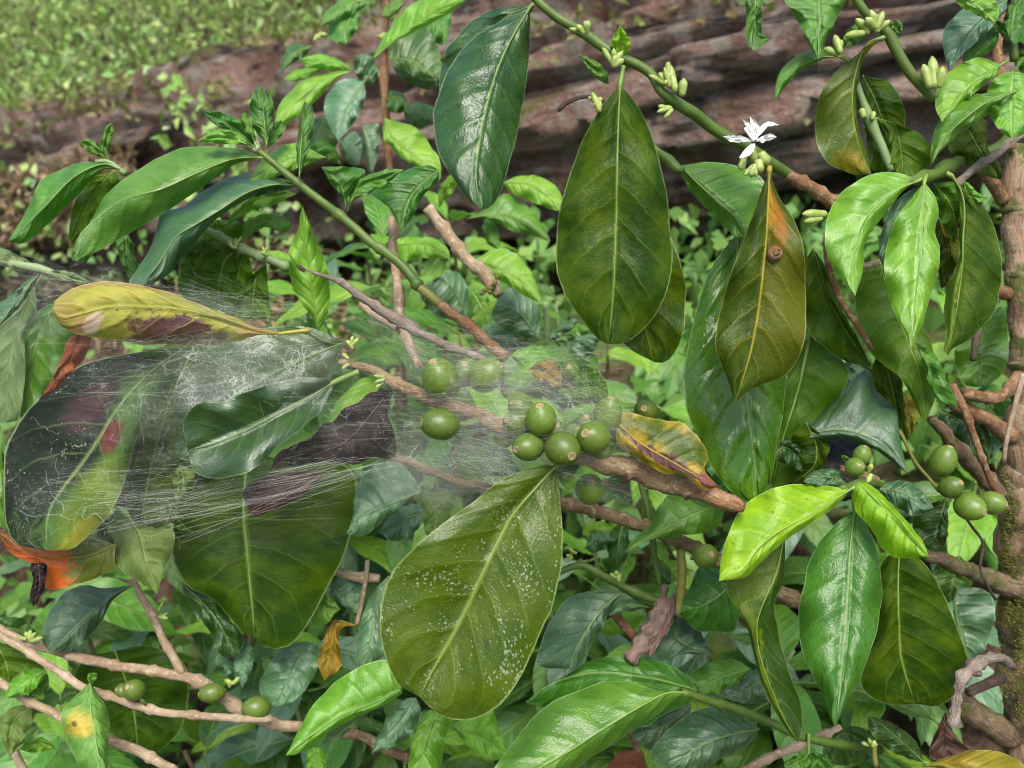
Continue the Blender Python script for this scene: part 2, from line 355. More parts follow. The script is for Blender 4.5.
VEIN = {'olive': M_vein, 'olive2': M_vein, 'olivespk': M_vein, 'brownyel': M_veiny, 'yelgreen': M_vein, 'yellow': M_veiny, 'purpyel': M_veiny, 'black': M_veinb, 'brown': M_veinb, 'curl': M_veinb,
        'orange': M_veiny, 'bright': M_vein, 'lime': M_vein, 'amber': M_veiny, 'rust': M_veinb, 'deep': M_veind, 'teal': M_veind, 'bushteal': M_veind, 'tealspk': M_veind}
def lf(par, tile, mat, d0, d1, M, A, B, da=0., db=0., bulge=-.25, wave=.5, pet=None, petd=None, dm=0., label=None, n=26, m=6, rib=1.5, name='leaf'):
    """one leaf blade from its midrib M and its two edges A, B (base to tip); depths in cm"""
    Mp = pts(M, tile); Ap = [Mp[0]] + pts(A, tile) + [Mp[-1]]; Bp = [Mp[0]] + pts(B, tile) + [Mp[-1]]
    sM, sA, sB = spline(Mp, n), spline(Ap, n), spline(Bp, n)
    seed = random.uniform(0, 100)
    V, Fc, U, fm = [], [], [], []
    def dep(t): return d0 + (d1 - d0) * t + dm * math.sin(math.pi * t)
    cols = 2 * m + 1
    for i in range(n + 1):
        t = i / n; env = math.sin(math.pi * min(1, max(0, t))) ** .7 if 0 < t < 1 else 0
        for j in range(cols):
            s = abs(j - m) / m; E = sA[i] if j < m else sB[i]
            ex, ey = E
            jx = 1.8 * mn.noise(Vector((t * 11 + seed, 0 if j < m else 5, 1))) * env; jy = 1.8 * mn.noise(Vector((t * 11 + seed, 3 if j < m else 8, 4))) * env
            x = sM[i][0] + (ex + jx - sM[i][0]) * s; y = sM[i][1] + (ey + jy - sM[i][1]) * s
            dd = dep(t) + (da if j < m else db) * env * s + bulge * math.sin(math.pi * s) * env
            dd += wave * env * s * s * (math.sin(t * 19 + seed + (0 if j < m else 2)) + .8 * mn.noise(Vector((t * 7, seed, j < m))) * 2)
            dd += .36 * env * mn.noise(Vector((t * 5, j / m * 2.2, seed)))
            V.append(P(x, y, dd / 100)); U.append((t, .5 + .5 * (j - m) / m))
    for i in range(n):
        for j in range(cols - 1):
            b = i * cols + j; Fc.append((b, b + 1, b + cols + 1, b + cols)); fm.append(0)
    mats = [LM[mat]]
    if rib:
        path = [V[i * cols + m] for i in range(n)]; rr = [max(.2, rib * .46 * (1 - .85 * i / n)) * dep(i / n) / 100 / F for i in range(n)]
        if pet:
            pp = pts(pet, tile); pd = petd if petd else d0
            pre = spline([(x, y, pd + (d0 - pd) * k / len(pp)) for k, (x, y) in enumerate(pp)] + [(*Mp[0], d0)], 8)[:-1]
            path = [P(x, y, z / 100) for x, y, z in pre] + path; rr = [rib * 1.15 * d0 / 100 / F] * len(pre) + rr
            if len(rr) > len(pre): rr[len(pre)] = rib * d0 / 100 / F
        nf = len(Fc); tube_geo(path, rr, 6, V, Fc, U); fm += [1] * (len(Fc) - nf); mats.append(VEIN.get(mat, M_vein))
    return mesh_obj(name, V, Fc, mats, par, P(*Mp[0], d0 / 100), U, fm, label=label)
def berry(par, x, y, r, d, ax=(0, 0, -1), el=1.12, label=None, stalk=None):
    """coffee cherry: egg-shaped, with the ringed calyx scar at its free end (direction ax, camera space right/up/away)"""
    c = P(x, y, d / 100); rm = r * (1.04 if x < 800 else .96) * random.uniform(.95, 1.05) * d / 100 / F; el *= random.uniform(.97, 1.1)
    A = (RT * ax[0] + UP * ax[1] + FW * ax[2]).normalized(); X = A.orthogonal().normalized(); Y = A.cross(X)
    prof = []
    for i in range(15):
        th = math.pi * i / 14; prof.append((math.sin(th) * (1 + .03 * math.sin(2 * th)), -math.cos(th) * el))
    prof = prof[:-2] + [(.27, el * .962), (.24, el * .995), (.17, el * .985), (.12, el * .955), (.05, el * .97), (0.002, el * .975)]
    V, Fc, fm = [], [], []; S = 20
    for (pr, pz) in prof:
        for k in range(S):
            a_ = 2 * math.pi * k / S; rj = pr * (1 + .03 * math.sin(2 * a_ + x))
            V.append(c + (X * math.cos(a_) + Y * math.sin(a_)) * rj * rm + A * pz * rm)
    for i in range(len(prof) - 1):
        for k in range(S):
            k2 = (k + 1) % S; Fc.append((i * S + k, i * S + k2, (i + 1) * S + k2, (i + 1) * S + k)); fm.append(1 if i >= 13 else 0)
    U = [(0, 0)] * len(V)
    if stalk:
        nf = len(Fc); q = P(*stalk, d / 100 + .002); tube_geo([q, (q + c) / 2 - UP * .001, c - A * rm * el * .95], [.0013, .0011, .0014], 7, V, Fc, U); fm += [2] * (len(Fc) - nf)
    return mesh_obj('berry', V, Fc, [M_berry, M_calyx, M_green], par, c, U, fm, label=label)
def bud(par, x, y, dx, dy, r, d, name='flower_bud', mat=None):
    """one slim bud from (x,y) pointing (dx,dy) pixels"""
    a_, b_ = P(x, y, d / 100), P(x + dx, y + dy, d / 100 + random.uniform(-.004, .003)); V, Fc, U = [], [], []
    prof = [(0, .6), (.12, .8), (.3, .85), (.5, .95), (.65, 1.0), (.8, .8), (.92, .45), (1, .08)]
    tube_geo([a_ + (b_ - a_) * t for t, _ in prof], [q * r * d / 100 / F for _, q in prof], 8, V, Fc, U)
    return mesh_obj(name, V, Fc, mat or M_bud, par, a_, U)
def buds(par, x, y, d, n=5, up=(0, -1), ln=16, r=3.2, spread=.7):
    a0 = math.atan2(up[1], up[0])
    for i in range(n):
        a_ = a0 + (i / (max(1, n - 1)) - .5) * 2 * spread + random.uniform(-.15, .15); l = ln * random.uniform(.65, 1.1)
        bud(par, x + random.uniform(-3, 3), y + random.uniform(-3, 3), math.cos(a_) * l, math.sin(a_) * l, r * random.uniform(.8, 1.1), d - random.uniform(0, .6))
# =================================================================== the flowering branch, top centre
T = thing('coffee_branch', 'flowering coffee branch with one white flower, in front of the log', 'branch', P(690, 110, .475), 'coffee branches in front')
stem(T, 'stem', None, '530,-6 545,8 570,25 590,38 618,56 650,72 662,92 682,106 700,118 735,140 770,162 800,182 834,203', [3.6, 4.4, 4.8, 5.2, 5.2, 4.8, 4.8, 6, 6, 6, 6, 5.4, 5], [48, 48, 48, 47.5, 47, 47, 47, 47.5, 48, 48.5, 49, 50, 51], M_green, nodes=0, jit=.06)
stem(T, 'stem', None, '788,174 800,182 818,193 836,204 846,212', [5.2, 6.2, 6.2, 6.5, 4], [49.3, 49.8, 50.2, 50.8, 51.3], M_rbrown, nodes=18)
stem(T, 'side_shoot', None, '650,145 668,160 676,168 684,170', [3.4, 5, 5.5, 3], [50.5, 50, 49.8, 49.6], M_green, jit=.2)
lf(T, None, 'deep', 49.5, 51.5, '536,4 505,18 478,50 460,90 446,130', '492,10 462,30 442,62 440,100', '520,30 500,70 478,110 456,135', da=.6, label='narrow dark leaf behind the glossy hanging leaf')
lf(T, 'a2', 'deep', 49.4, 44.6, '768,20 715,110 672,210 645,310 628,400 620,480 632,574', '700,50 600,115 540,200 507,290 508,380 525,440 570,505 602,555', '768,90 762,190 748,290 728,390 708,455 690,520 662,568', da=1.0, db=1.9, bulge=-.5, pet='800,-5', rib=2.2, label='glossy dark green leaf with a bluish sheen')
lf(T, None, 'olive', 46.6, 47.6, '620,86 618,130 617,175 616,225 614,280 611,320 608,344', '602,106 582,142 567,182 558,219 556,255 557,272 566,297 582,320 597,338', '635,102 653,139 666,190 671,237 672,269 664,300 652,320 636,336 621,344', da=.6, db=.5, bulge=-.5, pet='623,66', rib=2.4, label='large olive hanging leaf with a straight yellow midrib')
lf(T, None, 'olive', 48.6, 50, '610,200 610,250 636,300 654,362', '570,240 590,300 625,345', '660,220 684,275 684,325 678,347 666,362', label='leaf tip showing below the large olive leaf')
lf(T, None, 'brownyel', 47, 47.4, '769,172 768,205 766,240 761,290 755,330 748,362 735,403', '763,186 750,222 739,251 728,283 720,312 715,345 724,371 731,390', '779,197 795,222 804,251 806,295 806,326 800,355 785,376 757,386 744,394', da=.5, db=.3, bulge=-.5, pet='769,166', rib=2.8, label='hanging leaf turning orange and yellow, with a brown spot')
lf(T, 'a3', 'mid', 50.2, 49.6, '495,455 545,505 600,555 650,600 675,655', '560,445 640,452 712,484 732,530 712,612', '505,495 545,550 600,605 642,648', da=1.4, db=1.2, bulge=-.2, label='folded green leaf under the flower')
# scale insect gall on the yellowing leaf
V, Fc, U = [], [], []
c0 = P(776, 253, .466)
tube_geo([c0 + FW * .003, c0 + FW * .0018, c0, c0 - FW * .0009, c0 - FW * .0012, c0 - FW * .0004], [.0041, .0040, .0036, .0026, .0018, .0009], 14, V, Fc, U, .12)
mesh_obj('gall', V, Fc, M_rbrown, T, c0, U)
for (x, y, u_, n_, l_) in ((586, 33, (-.5, -1), 5, 17), (612, 66, (.2, -1), 5, 20), (668, 85, (-.3, -1), 5, 20), (672, 108, (-1, .2), 4, 15), (602, 100, (-.7, .5), 3, 14), (755, 165, (-.4, 1), 4, 14)):
    buds(T, x, y, 46.8, n_, u_, l_)
bud(T, 676, 92, -9, -30, 5, 46.6); bud(T, 682, 96, 2, -18, 4.5, 46.4); bud(T, 826, 214, -24, 0, 5, 50); bud(T, 822, 218, -18, 4, 4, 50)
lf(T, 'a3', 'lime', 47, 46, '330,160 330,125 330,70', '305,135 308,105', '352,140 356,110', n=14, m=4)
lf(T, 'a3', 'mid', 47.4, 47, '300,230 260,190 215,150', '290,190 250,160', '285,228 245,200', n=14, m=4)
stem(T, 'withered_stalk', 'a3', '285,280 262,268 225,266 180,285 158,305', [2.2, 1.8, 1.6, 3, 2.4], 47, M_dark, jit=.6, sides=7)
bud(T, 600, 112, -8, -20, 3.5, 46.4)
# flower
fl = bpy.data.objects.new('flower', None); C.objects.link(fl); fl.parent = T; fl.location = P(754, 145, .465) - T.location
fl['label'] = 'open white flower with narrow petals'
def petal(s, w, dd): # spine in tile a3
    q = pts(s, 'a3'); a_ = []; b_ = []
    for i, (x, y) in enumerate(q[1:-1], 1):
        tx, ty = q[i + 1][0] - q[i - 1][0], q[i + 1][1] - q[i - 1][1]; l = math.hypot(tx, ty)
        w_ = w * .72; a_.append('%.2f,%.2f' % (x - ty / l * w_, y + tx / l * w_)); b_.append('%.2f,%.2f' % (x + ty / l * w_, y - tx / l * w_))
    lf(fl, None, 'petal', 46.4, 46.4 + dd, ' '.join('%.2f,%.2f' % p for p in q), ' '.join(a_), ' '.join(b_), bulge=.12, wave=.03, rib=0, n=12, m=3, name='petal')
petal('700,388 665,382 635,380 611,374', 4.2, -.6); petal('700,392 690,405 675,420 656,433', 4.6, -.9); petal('700,388 720,382 745,374 759,376', 4, -.4)
petal('702,382 715,358 735,340 766,342', 3.4, .6); petal('698,384 690,362 680,345 664,325', 2.8, .5); petal('700,384 698,360 692,340 686,318', 2.4, .9)
petal('700,384 704,358 702,340 694,322', 2.0, .2)
for s in ('697,386 682,368 672,350', '699,384 688,358 678,338', '702,384 708,362 706,345'):
    q = spline(pts(s, 'a3'), 6); V, Fc, U = [], [], []; tube_geo([P(x, y, .462) for x, y in q], [.0006] * 4 + [.0008, .001, .0007], 6, V, Fc, U)
    mesh_obj('stamen', V, Fc, LM['petal'], fl, V[0], U)
for (x, y, dx, dy, r) in ((752, 146, 3, 18, 5), (747, 152, -6, 12, 4), (760, 152, 8, 14, 6), (758, 160, 2, 14, 5.5), (744, 160, -4, 10, 4)): bud(T, x, y, dx, dy, r, 46.8)
# =================================================================== branch with flower buds at the top right
T = thing('coffee_branch', 'budding coffee branch at the top right, largest leaf on an orange stalk', 'branch', P(890, 36, .51), 'coffee branches in front')
stem(T, 'stem', 'a4', '296,-20 318,15 360,60 398,100 425,150 455,195 490,240 520,275', [4, 4.4, 4.4, 5.6, 5.4, 5.2, 4.8, 5.2], 51, M_green, jit=.06)
stem(T, 'side_shoot', 'a4', '300,205 322,270 350,340 362,370 385,420 404,468', [3.5, 3.6, 5.5, 4.6, 4.2, 3], 53, M_gpale, jit=.06)
lf(T, 'a4', 'yelgreen', 51, 52.5, '374,106 345,114 322,145 300,232 299,320 320,410 350,480', '290,165 230,222 200,290 197,380 225,440 290,476', '345,136 325,172 312,240 312,330 335,420', da=.6, db=1.6, pet='395,100', rib=2.4, label='olive leaf with an orange stalk and yellow tip')
lf(T, 'a4', 'olive', 53.6, 54, '325,205 365,290 392,380 375,475', '318,280 335,380 345,455', '400,228 437,290 440,370 415,450')
lf(T, 'a4', 'olive2', 53.4, 53, '365,325 412,345 430,410 437,486', '395,372 394,430 410,482', '450,350 500,383 518,415 502,460 470,490', pet='352,330')
lf(T, 'a4', 'mid', 50.5, 49.5, '206,-30 206,50 204,110 204,166', '110,-20 148,60 180,125', '280,-15 252,55 224,110', da=.5, db=.5)
lf(T, 'a4', 'green', 51.5, 51, '32,-20 30,60 45,100 75,103', '8,-15 6,60 8,112 28,138', '52,-15 48,70 56,97')
lf(T, 'a4', 'mid', 52, 50.5, '265,155 200,160 140,190 98,235 86,278', '222,128 150,150 105,188 84,240', '212,166 155,196 112,240', da=.8, db=.6, pet='290,170', n=18)
lf(T, 'a4', 'mid', 51.5, 50.5, '277,132 305,96 340,66', '272,104 290,78 318,62', '302,122 332,100', da=.4, n=14, m=4)
for (x, y, u_, n_) in ((877, 30, (0, -1), 6), (866, 33, (-.6, -.6), 3), (838, 55, (-.4, -1), 3)): buds(T, x, y, 50.2, n_, u_, 19, 4.2, .8)
bud(T, 930, 88, -7, -24, 5, 50); bud(T, 934, 88, -2, -32, 5.5, 50); bud(T, 938, 88, 5, -22, 5, 50); bud(T, 864, 118, -3, -10, 4, 52.5); bud(T, 872, 120, 2, -9, 3, 52.5)
lf(T, 'a4', 'mid', 51.2, 51, '405,60 420,75 432,95', '425,55 435,72', '402,72 410,92', n=10, m=3, rib=1)
# =================================================================== coffee tree at the right edge
T = thing('coffee_tree', 'coffee tree with a mossy brown trunk at the right edge and pale green hanging leaves', 'tree', P(1048, 1100, .64))
stem(T, 'trunk', None, '1014,146 1013,200 1017,250 1022,300 1025,345 1027,420 1030,470 1032,530 1034,620 1040,700 1048,790 1060,900 1080,1150', [10.5, 11, 11, 14, 15, 18.5, 25, 30, 31, 33, 34, 36, 42],
     [62, 62, 62, 62, 62, 62.5, 63, 63, 63.5, 64, 65, 68, 80], M_trunk, sides=32, nodes=0, jit=.07, step=3)
for i, (y, rr_, xx) in enumerate(((163, 13, 1013), (210, 13.5, 1013), (275, 15, 1018), (366, 18.5, 1025))):
    V, Fc, U = [], [], []; tube_geo([P(xx, y - 4 + 2 * k, .62) for k in range(5)], [q * rr_ * .62 / F for q in (.74, .80, .83, .81, .74)], 20, V, Fc, U, .2, i)
    mesh_obj('trunk_ring', V, Fc, M_trunk, T, V[0], U)
stem(T, 'upper_stem', None, '1010,150 1003,120 1000,80 998,40 1002,-20', [6, 5, 4.6, 4.6, 4.6], 61, M_rbrown, nodes=45)
stem(T, 'limb', 'a4', '580,375 610,415 645,455 680,500 716,550', [5.5, 6, 6.5, 6.5, 7], [60, 60, 60.5, 61, 62], M_rbrown)
stem(T, 'limb', 'a4', '590,445 640,432 690,408 724,382', [5.5, 5.5, 6, 6], [58, 58.5, 59, 60], M_green)
stem(T, 'twig', 'a4', '790,345 740,385 690,425 640,455 605,485 560,530 535,560', [4.5, 4.2, 4, 4, 3.5, 3.5, 3], [56, 56, 55.5, 55, 54.5, 54, 53.5], M_grey, nodes=30)
stem(T, 'twig', 'a4', '600,442 560,455 520,478 480,490 440,500', [4, 6, 5.5, 5, 3], [58, 54, 51.5, 50.5, 50], M_green, nodes=7, jit=.25)
stem(T, 'limb', 'b4', '605,420 640,430 690,432 730,410 755,370', [5.5, 6, 5.5, 6, 7], [58, 59, 60, 61, 62], M_rbrown, nodes=25, jit=.3)
stem(T, 'limb', 'b4', '575,450 640,480 680,505 730,535', [6, 7, 8, 9], [59, 60, 61, 62], M_rbrown, jit=.2)
stem(T, 'limb', 'b4', '515,490 560,540 600,590 650,640 700,700', [5, 6.5, 8, 8, 9], [57, 58, 59, 60, 61], M_mossy, jit=.3, nodes=40)
stem(T, 'limb', 'p8', '380,515 430,530 500,560 580,590 640,610 720,640', [5.5, 6.5, 7.5, 8, 9, 12], [57, 57.5, 58.5, 60, 61, 62], M_mossy, jit=.3)
stem(T, 'twig', 'p6', '490,400 540,500 570,580 600,670 640,770 700,880', [4.5, 4, 3.6, 3.4, 3.2, 3], [57.5, 57, 57, 57, 57.5, 58], M_rbrown, nodes=40)
stem(T, 'twig', 'p6', '765,360 735,480 705,590 690,700', [3, 2.6, 2.4, 2], [59.5, 59.5, 59.5, 60], M_pink)
stem(T, 'twig', 'p6', '670,80 625,140 590,200 572,305', [1.6, 1.5, 3.4, 2.8], [60, 58, 57, 56.5], M_dark, sides=8, jit=.3)
stem(T, 'broken_twig', 'q8', '985,285 940,255 885,243 830,270 785,300 755,340 742,400 738,460 735,522', [2.5, 4, 5, 5.6, 5.2, 4.6, 4.4, 4.2, 6], [60, 57, 55, 54, 53.5, 53, 53, 53, 53], M_grey, nodes=12, jit=.6, label='gnarled broken-off twig curving down')
stem(T, 'limb', 'q8', '760,430 830,480 880,520 960,575', [12, 13, 13, 14], [62, 62.5, 63, 64], M_mossy, jit=.3)
stem(T, 'limb', 'q8', '790,385 850,360 920,325', [5, 5, 6], [59, 60, 62], M_dark)
stem(T, 'limb', 'b4', '318,72 345,68 372,60', 3.4, 54, M_pink); stem(T, 'limb', 'b4', '530,70 580,95 640,118 725,150', [5, 5.5, 6, 7], [57, 58, 60, 62], M_rbrown, nodes=30)
stem(T, 'tendril', 'p8', '490,270 520,330 560,400 610,470 600,560 620,620 660,690', 1.6, [57, 57, 57, 58, 58, 58, 59], M_dark, sides=6, jit=.3)
# moss on the trunk: thousands of tiny blades
V, Fc = [], []
for _ in range(6000):
    y = random.triangular(470, 740, 570); xl = 1032 - 31 + 34 * rnd() ** 1.6; t_ = (xl - 1033) / 31
    if mn.noise(Vector((xl * .06, y * .045, 3))) < -.12: continue
    p = P(xl, y, (63.4 - 31 * 63 / F * math.sqrt(max(0, 1 - t_ * t_)) * 1.0) / 100)
    nrm = (RT * t_ - FW * math.sqrt(max(0, 1 - t_ * t_))); d = (nrm + Vector((rnd() - .5, rnd() - .5, rnd() - .2)) * 1.6).normalized() * random.uniform(.0012, .0036)
    s_ = d.orthogonal().normalized() * .0005; b = len(V); V += [p - s_, p + s_, p + d]; Fc.append((b, b + 1, b + 2))
M_moss = simple('moss', (.10, .11, .015), (.18, .17, .03), .9, 300)
mo = mesh_obj('moss', V, Fc, M_moss, T, V[0], label='olive moss on the trunk'); mo['kind'] = 'stuff'
# leaves of the tree, top right
lf(T, 'a4', 'teal', 55, 53.5, '722,0 660,50 600,120 563,202', '640,8 582,40 548,84 550,150', '716,32 662,92 600,150', da=1.5, db=-.6, label='bluish shining leaf at the top right')
lf(T, 'a4', 'bright', 53, 51.5, '570,-14 635,14 690,66', '598,20 648,46', '625,-20 682,-5 700,30', da=.8)
lf(T, 'a4', 'bright', 53, 51.2, '705,178 650,212 598,258 543,335', '642,158 575,188 534,232 525,292', '690,205 645,245 592,290', da=1.0, db=.5, pet='725,165')
lf(T, 'a4', 'mid', 52, 50, '752,250 680,272 602,328 550,380 515,452', '690,252 610,264 550,308 520,368 512,420', '722,275 655,322 592,368 542,412', da=1.4, db=.9, rib=1.8, label='pale green pointed leaf slanting left')
lf(T, 'a4', 'bright', 53, 51.5, '736,195 735,260 735,320 734,380', '690,212 667,252 674,312 704,360', '775,208 795,270 788,340 762,370', da=.3, db=.3)
lf(T, 'a4', 'mid', 55, 54, '740,160 770,150 800,190', '760,135 800,150', '745,185 775,205', n=14, m=4)
lf(T, 'a4', 'mid', 56, 55, '700,70 650,118 598,192', '642,86 605,140', '694,120 648,166', n=16)
lf(T, 'a4', 'mid', 56, 55, '745,120 725,90 690,60 680,50', '720,110 700,90', '742,90 712,60', n=14)
lf(T, 'a4', 'olive', 57, 57, '600,330 640,400 700,492', '560,400 600,442 650,478', '662,330 666,400 702,452')
lf(T, 'a4', 'green', 54, 52, '770,-10 745,20 735,70 738,120', '740,0 718,50 725,100', '790,30 775,80 755,115')
lf(T, 'a4', 'bushgreen', 56, 54, '770,40 790,90 800,150', '750,80 775,140', '820,60 830,120')
stem(T, 'side_shoot', 'a4', '748,-10 742,60 740,110 742,165', [4, 4.5, 4.5, 4], 54, M_green, jit=.05)
lf(T, 'p5', 'bright', 50, 47.5, '362,234 290,265 210,322 152,390 125,470 110,560 121,674', '300,206 200,204 100,250 30,330 4,430 14,520 58,600 98,648', '302,275 232,362 158,468 152,560 136,628', da=.8, db=1.0, bulge=-.4, pet='395,215', petd=50.5, rib=2, label='bright green leaf bent like an arch')
lf(T, 'p5', 'bright', 49.4, 46.2, '385,238 378,330 370,440 360,560 350,660 340,770 334,880', '338,298 272,390 243,470 232,560 240,660 270,742 308,800 322,850', '424,290 441,350 426,425 444,500 436,590 406,680 386,760 356,832', da=.5, db=.5, bulge=-.5, pet='392,212', petd=50.4, rib=2, label='bright green pointed leaf hanging straight down')
lf(T, 'p5', 'teal', 51, 50.5, '372,255 300,340 256,430 228,562', '320,275 255,340 220,432 212,512', '352,320 302,430 262,520', da=.6)
lf(T, 'p5', 'fold', 51.5, 52.5, '490,215 525,270 540,350 533,460 531,560 516,680 500,780 475,905', '512,300 522,380 518,450 522,520 498,585 467,660 460,740 468,830 457,880', '562,290 625,350 662,440 684,540 676,650 646,750 560,842 500,872', da=1.2, db=.8, pet='470,205', rib=2.4, label='dark drooping leaf with a pale folded edge')
lf(T, 'p5', 'olive2', 53, 53.5, '420,242 470,300 500,372 500,475', '428,300 440,370 470,432', '500,240 542,290 522,370', da=.3)
lf(T, 'p5', 'bright', 52, 52, '538,235 562,288 632,300', '542,280 590,314', '560,246 592,280', n=14, m=4)
lf(T, 'p5', 'brownyel', 55, 56, '440,380 470,470 480,560 450,650', '425,420 430,520 440,600', '500,420 522,500 500,600')
lf(T, 'p6', 'olive2', 54, 53.5, '220,-40 260,90 320,230 368,370 386,542', '130,-20 117,70 134,170 188,290 290,372 332,440 370,520', '330,0 372,150 424,280 441,400 422,470', da=.6, db=.5, label='broad mid green leaf behind the bright pointed leaf')
lf(T, 'p6', 'mid', 52.5, 53, '352,238 408,330 450,420 512,490', '378,310 428,452', '432,290 472,390 506,452')
lf(T, 'p6', 'olive', 55.5, 56, '200,296 240,340 266,440 296,560 326,642', '184,340 200,420 262,485 290,570', '292,360 302,430 312,545', label='narrow drooping leaf with a pale midrib', rib=2.2)
lf(T, 'p6', 'yelolive', 57, 57, '300,430 320,500 336,570 325,606', '300,500 310,572', '342,460 366,520 352,575')
lf(T, 'p6', 'mid', 66, 66, '606,178 606,270 603,340 600,412', '530,218 502,260 509,340 542,402', '682,100 708,200 702,330 650,392', label='yellow-green leaf beside the trunk')
lf(T, 'p6', 'deep', 62, 62, '440,500 520,540 582,602 632,705', '438,560 500,622 600,700', '542,478 604,540 638,602')
lf(T, 'p6', 'bushgreen', 67, 67, '560,440 620,460 700,560 720,620', '560,500 640,600', '640,400 710,450 730,560')
lf(T, 'p6', 'bushteal', 68, 68, '620,440 640,560 640,690', '590,500 600,640', '680,500 690,620')
lf(T, 'b4', 'olive', 54.5, 55.5, '190,20 230,150 280,250 348,344', '163,80 170,230 222,296 290,338', '226,80 262,180 312,270', label='dark leaf behind the arched bright leaf')
stem(T, 'twig', 'b4', '225,-20 228,60 245,120 280,190 310,230 350,300', [3, 3.2, 3.4, 3.4, 3, 2.5], 53.5, M_rbrown, sides=8)
stem(T, 'tendril', 'b4', '425,520 445,560 470,610 505,650 535,690', 1.8, 55, M_olivestem, sides=6)
lf(T, 'p7', 'olive2', 56, 57, '578,128 528,350 470,540 430,718', '546,180 488,300 452,440 425,600', '640,176 716,250 716,322 652,420 572,512 556,640 500,702', da=.5, label='olive leaf with a broad pale midrib and brown specks', rib=4.6)
lf(T, 'p7', 'olive', 55.3, 56, '560,470 600,560 590,640 505,705', '500,540 530,640', '640,540 640,620 580,690')
lf(T, 'p7', 'deep', 54.5, 55.5, '440,590 480,565 530,600 556,662', '470,540 540,570', '440,612 500,640', n=14)
lf(T, None, 'glossy', 53, 52, '738,232 735,290 740,340 746,390 750,425 754,456 757,502', '715,262 699,300 690,336 684,373 687,412 696,432 705,455 722,482 740,498', '762,270 780,320 787,370 784,404 777,446 771,480', da=-.5, db=.8, bulge=-.9, rib=2.2, wave=.4, label='big shiny rippled leaf left of the berries')
lf(T, 'b4', 'teal', 56, 53.5, '85,568 170,535 260,520 340,540 400,575 452,640', '130,550 200,478 250,420 300,378 345,352 362,418 412,452 428,540 440,602', '170,562 250,550 330,564 385,592 426,626', da=2.2, db=1.0, bulge=-.5, label='bluish glossy leaf folded along its midrib')
lf(T, 'b4', 'bushdark', 58, 58, '340,350 380,420 400,470', '330,400 370,450', '400,380 430,440')
lf(T, 'b4', 'bushteal', 64, 63, '280,345 310,380 330,420', '270,380 300,420', '320,345 345,390', n=12)
# berries on the tree
for (x, y, r, d, ax, el) in ((862, 455, 9.5, 53, (.2, .9, -.4), 1.1), (855, 467, 9.5, 52, (.5, .2, -.9), 1.1), (943, 461, 13.5, 55, (.3, .9, -.3), 1.25), (951, 487, 11.5, 54, (.5, .5, -.8), 1.1), (992, 503, 13, 55.5, (.7, 0, -.7), 1.15), (970, 507, 14.5, 53.8, (.55, -.25, -.8), 1.2)):
    berry(T, x, y, r, d, ax, el, stalk=(x + (14 if r > 11 else 4), y + (6 if r > 11 else 14)))
lf(T, 'p8', 'mid', 53, 52.5, '110,185 90,160 66,134', '84,170 70,150', '108,160 90,140', n=10, m=3, rib=1)
stem(T, 'berry_stalk', 'p8', '60,190 110,205 160,215 200,240', [4, 5, 5, 4], 54, M_brown, jit=.4)
bud(T, 868, 472, 4, -8, 3, 52); bud(T, 871, 474, -4, 9, 3, 52)
# =================================================================== lower right shoot
T = thing('leafy_shoot', 'coffee shoot with two lime green leaves above big dark ones, lower right', 'shoot', P(848, 488, .51), 'leafy coffee shoots')
stem(T, 'stem', 'p8', '60,262 110,255 140,245 200,250 300,300 390,320 460,330', [3, 5, 5, 4.5, 5, 5, 6], [51, 51.5, 51.5, 54, 57, 58.5, 60], M_green, jit=.15)
lf(T, None, 'lime', 51, 47.5, '851,489 828,504 798,521 774,535 757,550 742,570 719,581', '803,484 770,489 742,508 728,535 721,560', '836,506 802,529 777,547 762,562 745,577', da=1.3, db=1.0, bulge=-.4, pet='856,487', rib=1.7, label='lime green young leaf pointing left')
lf(T, 'p8', 'lime', 51, 47.5, '128,238 195,302 264,368 326,440 402,526', '107,290 124,350 190,430 220,492 270,527 340,530', '176,248 238,302 302,370 352,430 388,482', da=1.0, db=.8, bulge=-.4, rib=1.5, label='lime green young leaf pointing right')
lf(T, 'c4', 'green', 52.4, 48, '303,60 292,160 286,260 280,360 272,460 262,560 250,656', '255,94 194,170 164,260 149,350 157,440 190,520 220,572 238,632', '331,90 362,160 377,260 372,360 342,460 310,540 274,604', da=1.3, db=.5, bulge=-.6, pet='300,10', petd=52, rib=2, label='glossy dark leaf with a bluish sheen hanging below the lime leaves')
lf(T, 'c4', 'olive', 53.5, 55, '425,170 422,280 425,380 430,460 452,540 470,592', '382,200 350,300 334,430 322,545 392,592', '480,192 532,260 572,350 602,430 617,490 588,560 535,597', da=.6, db=.6, bulge=-.6, rib=2.6, label='broad olive leaf with a rounded bottom')
lf(T, 'p8', 'teal', 52.5, 51, '213,264 280,272 340,298 421,336', '250,238 310,234 365,264 402,304', '225,292 290,342 340,368 386,356', da=1.0, n=18, label='small round dark leaf')
lf(T, 'b4', 'teal', 52.5, 51.2, '292,678 250,656 210,650 163,662', '262,634 215,628 178,644', '250,680 200,684', da=1.0, n=16)
lf(T, None, 'twist', 52.5, 50.5, '785,532 776,575 765,600 757,625 760,655 772,690 785,720 798,743', '745,558 726,583 734,605 748,628 753,652 764,690 783,724', '784,580 774,605 780,640 790,675 801,705 802,730', da=.7, db=.9, rib=1.3, label='twisted drooping olive leaf')
lf(T, 'q8', 'teal', 60, 60, '750,-60 738,40 762,150 798,268', '722,0 738,110 770,215', '860,-40 902,40 872,180 832,242')
lf(T, 'p8', 'deep', 57, 57.5, '470,296 440,400 412,502', '380,338 338,400 368,472', '478,400 462,482')
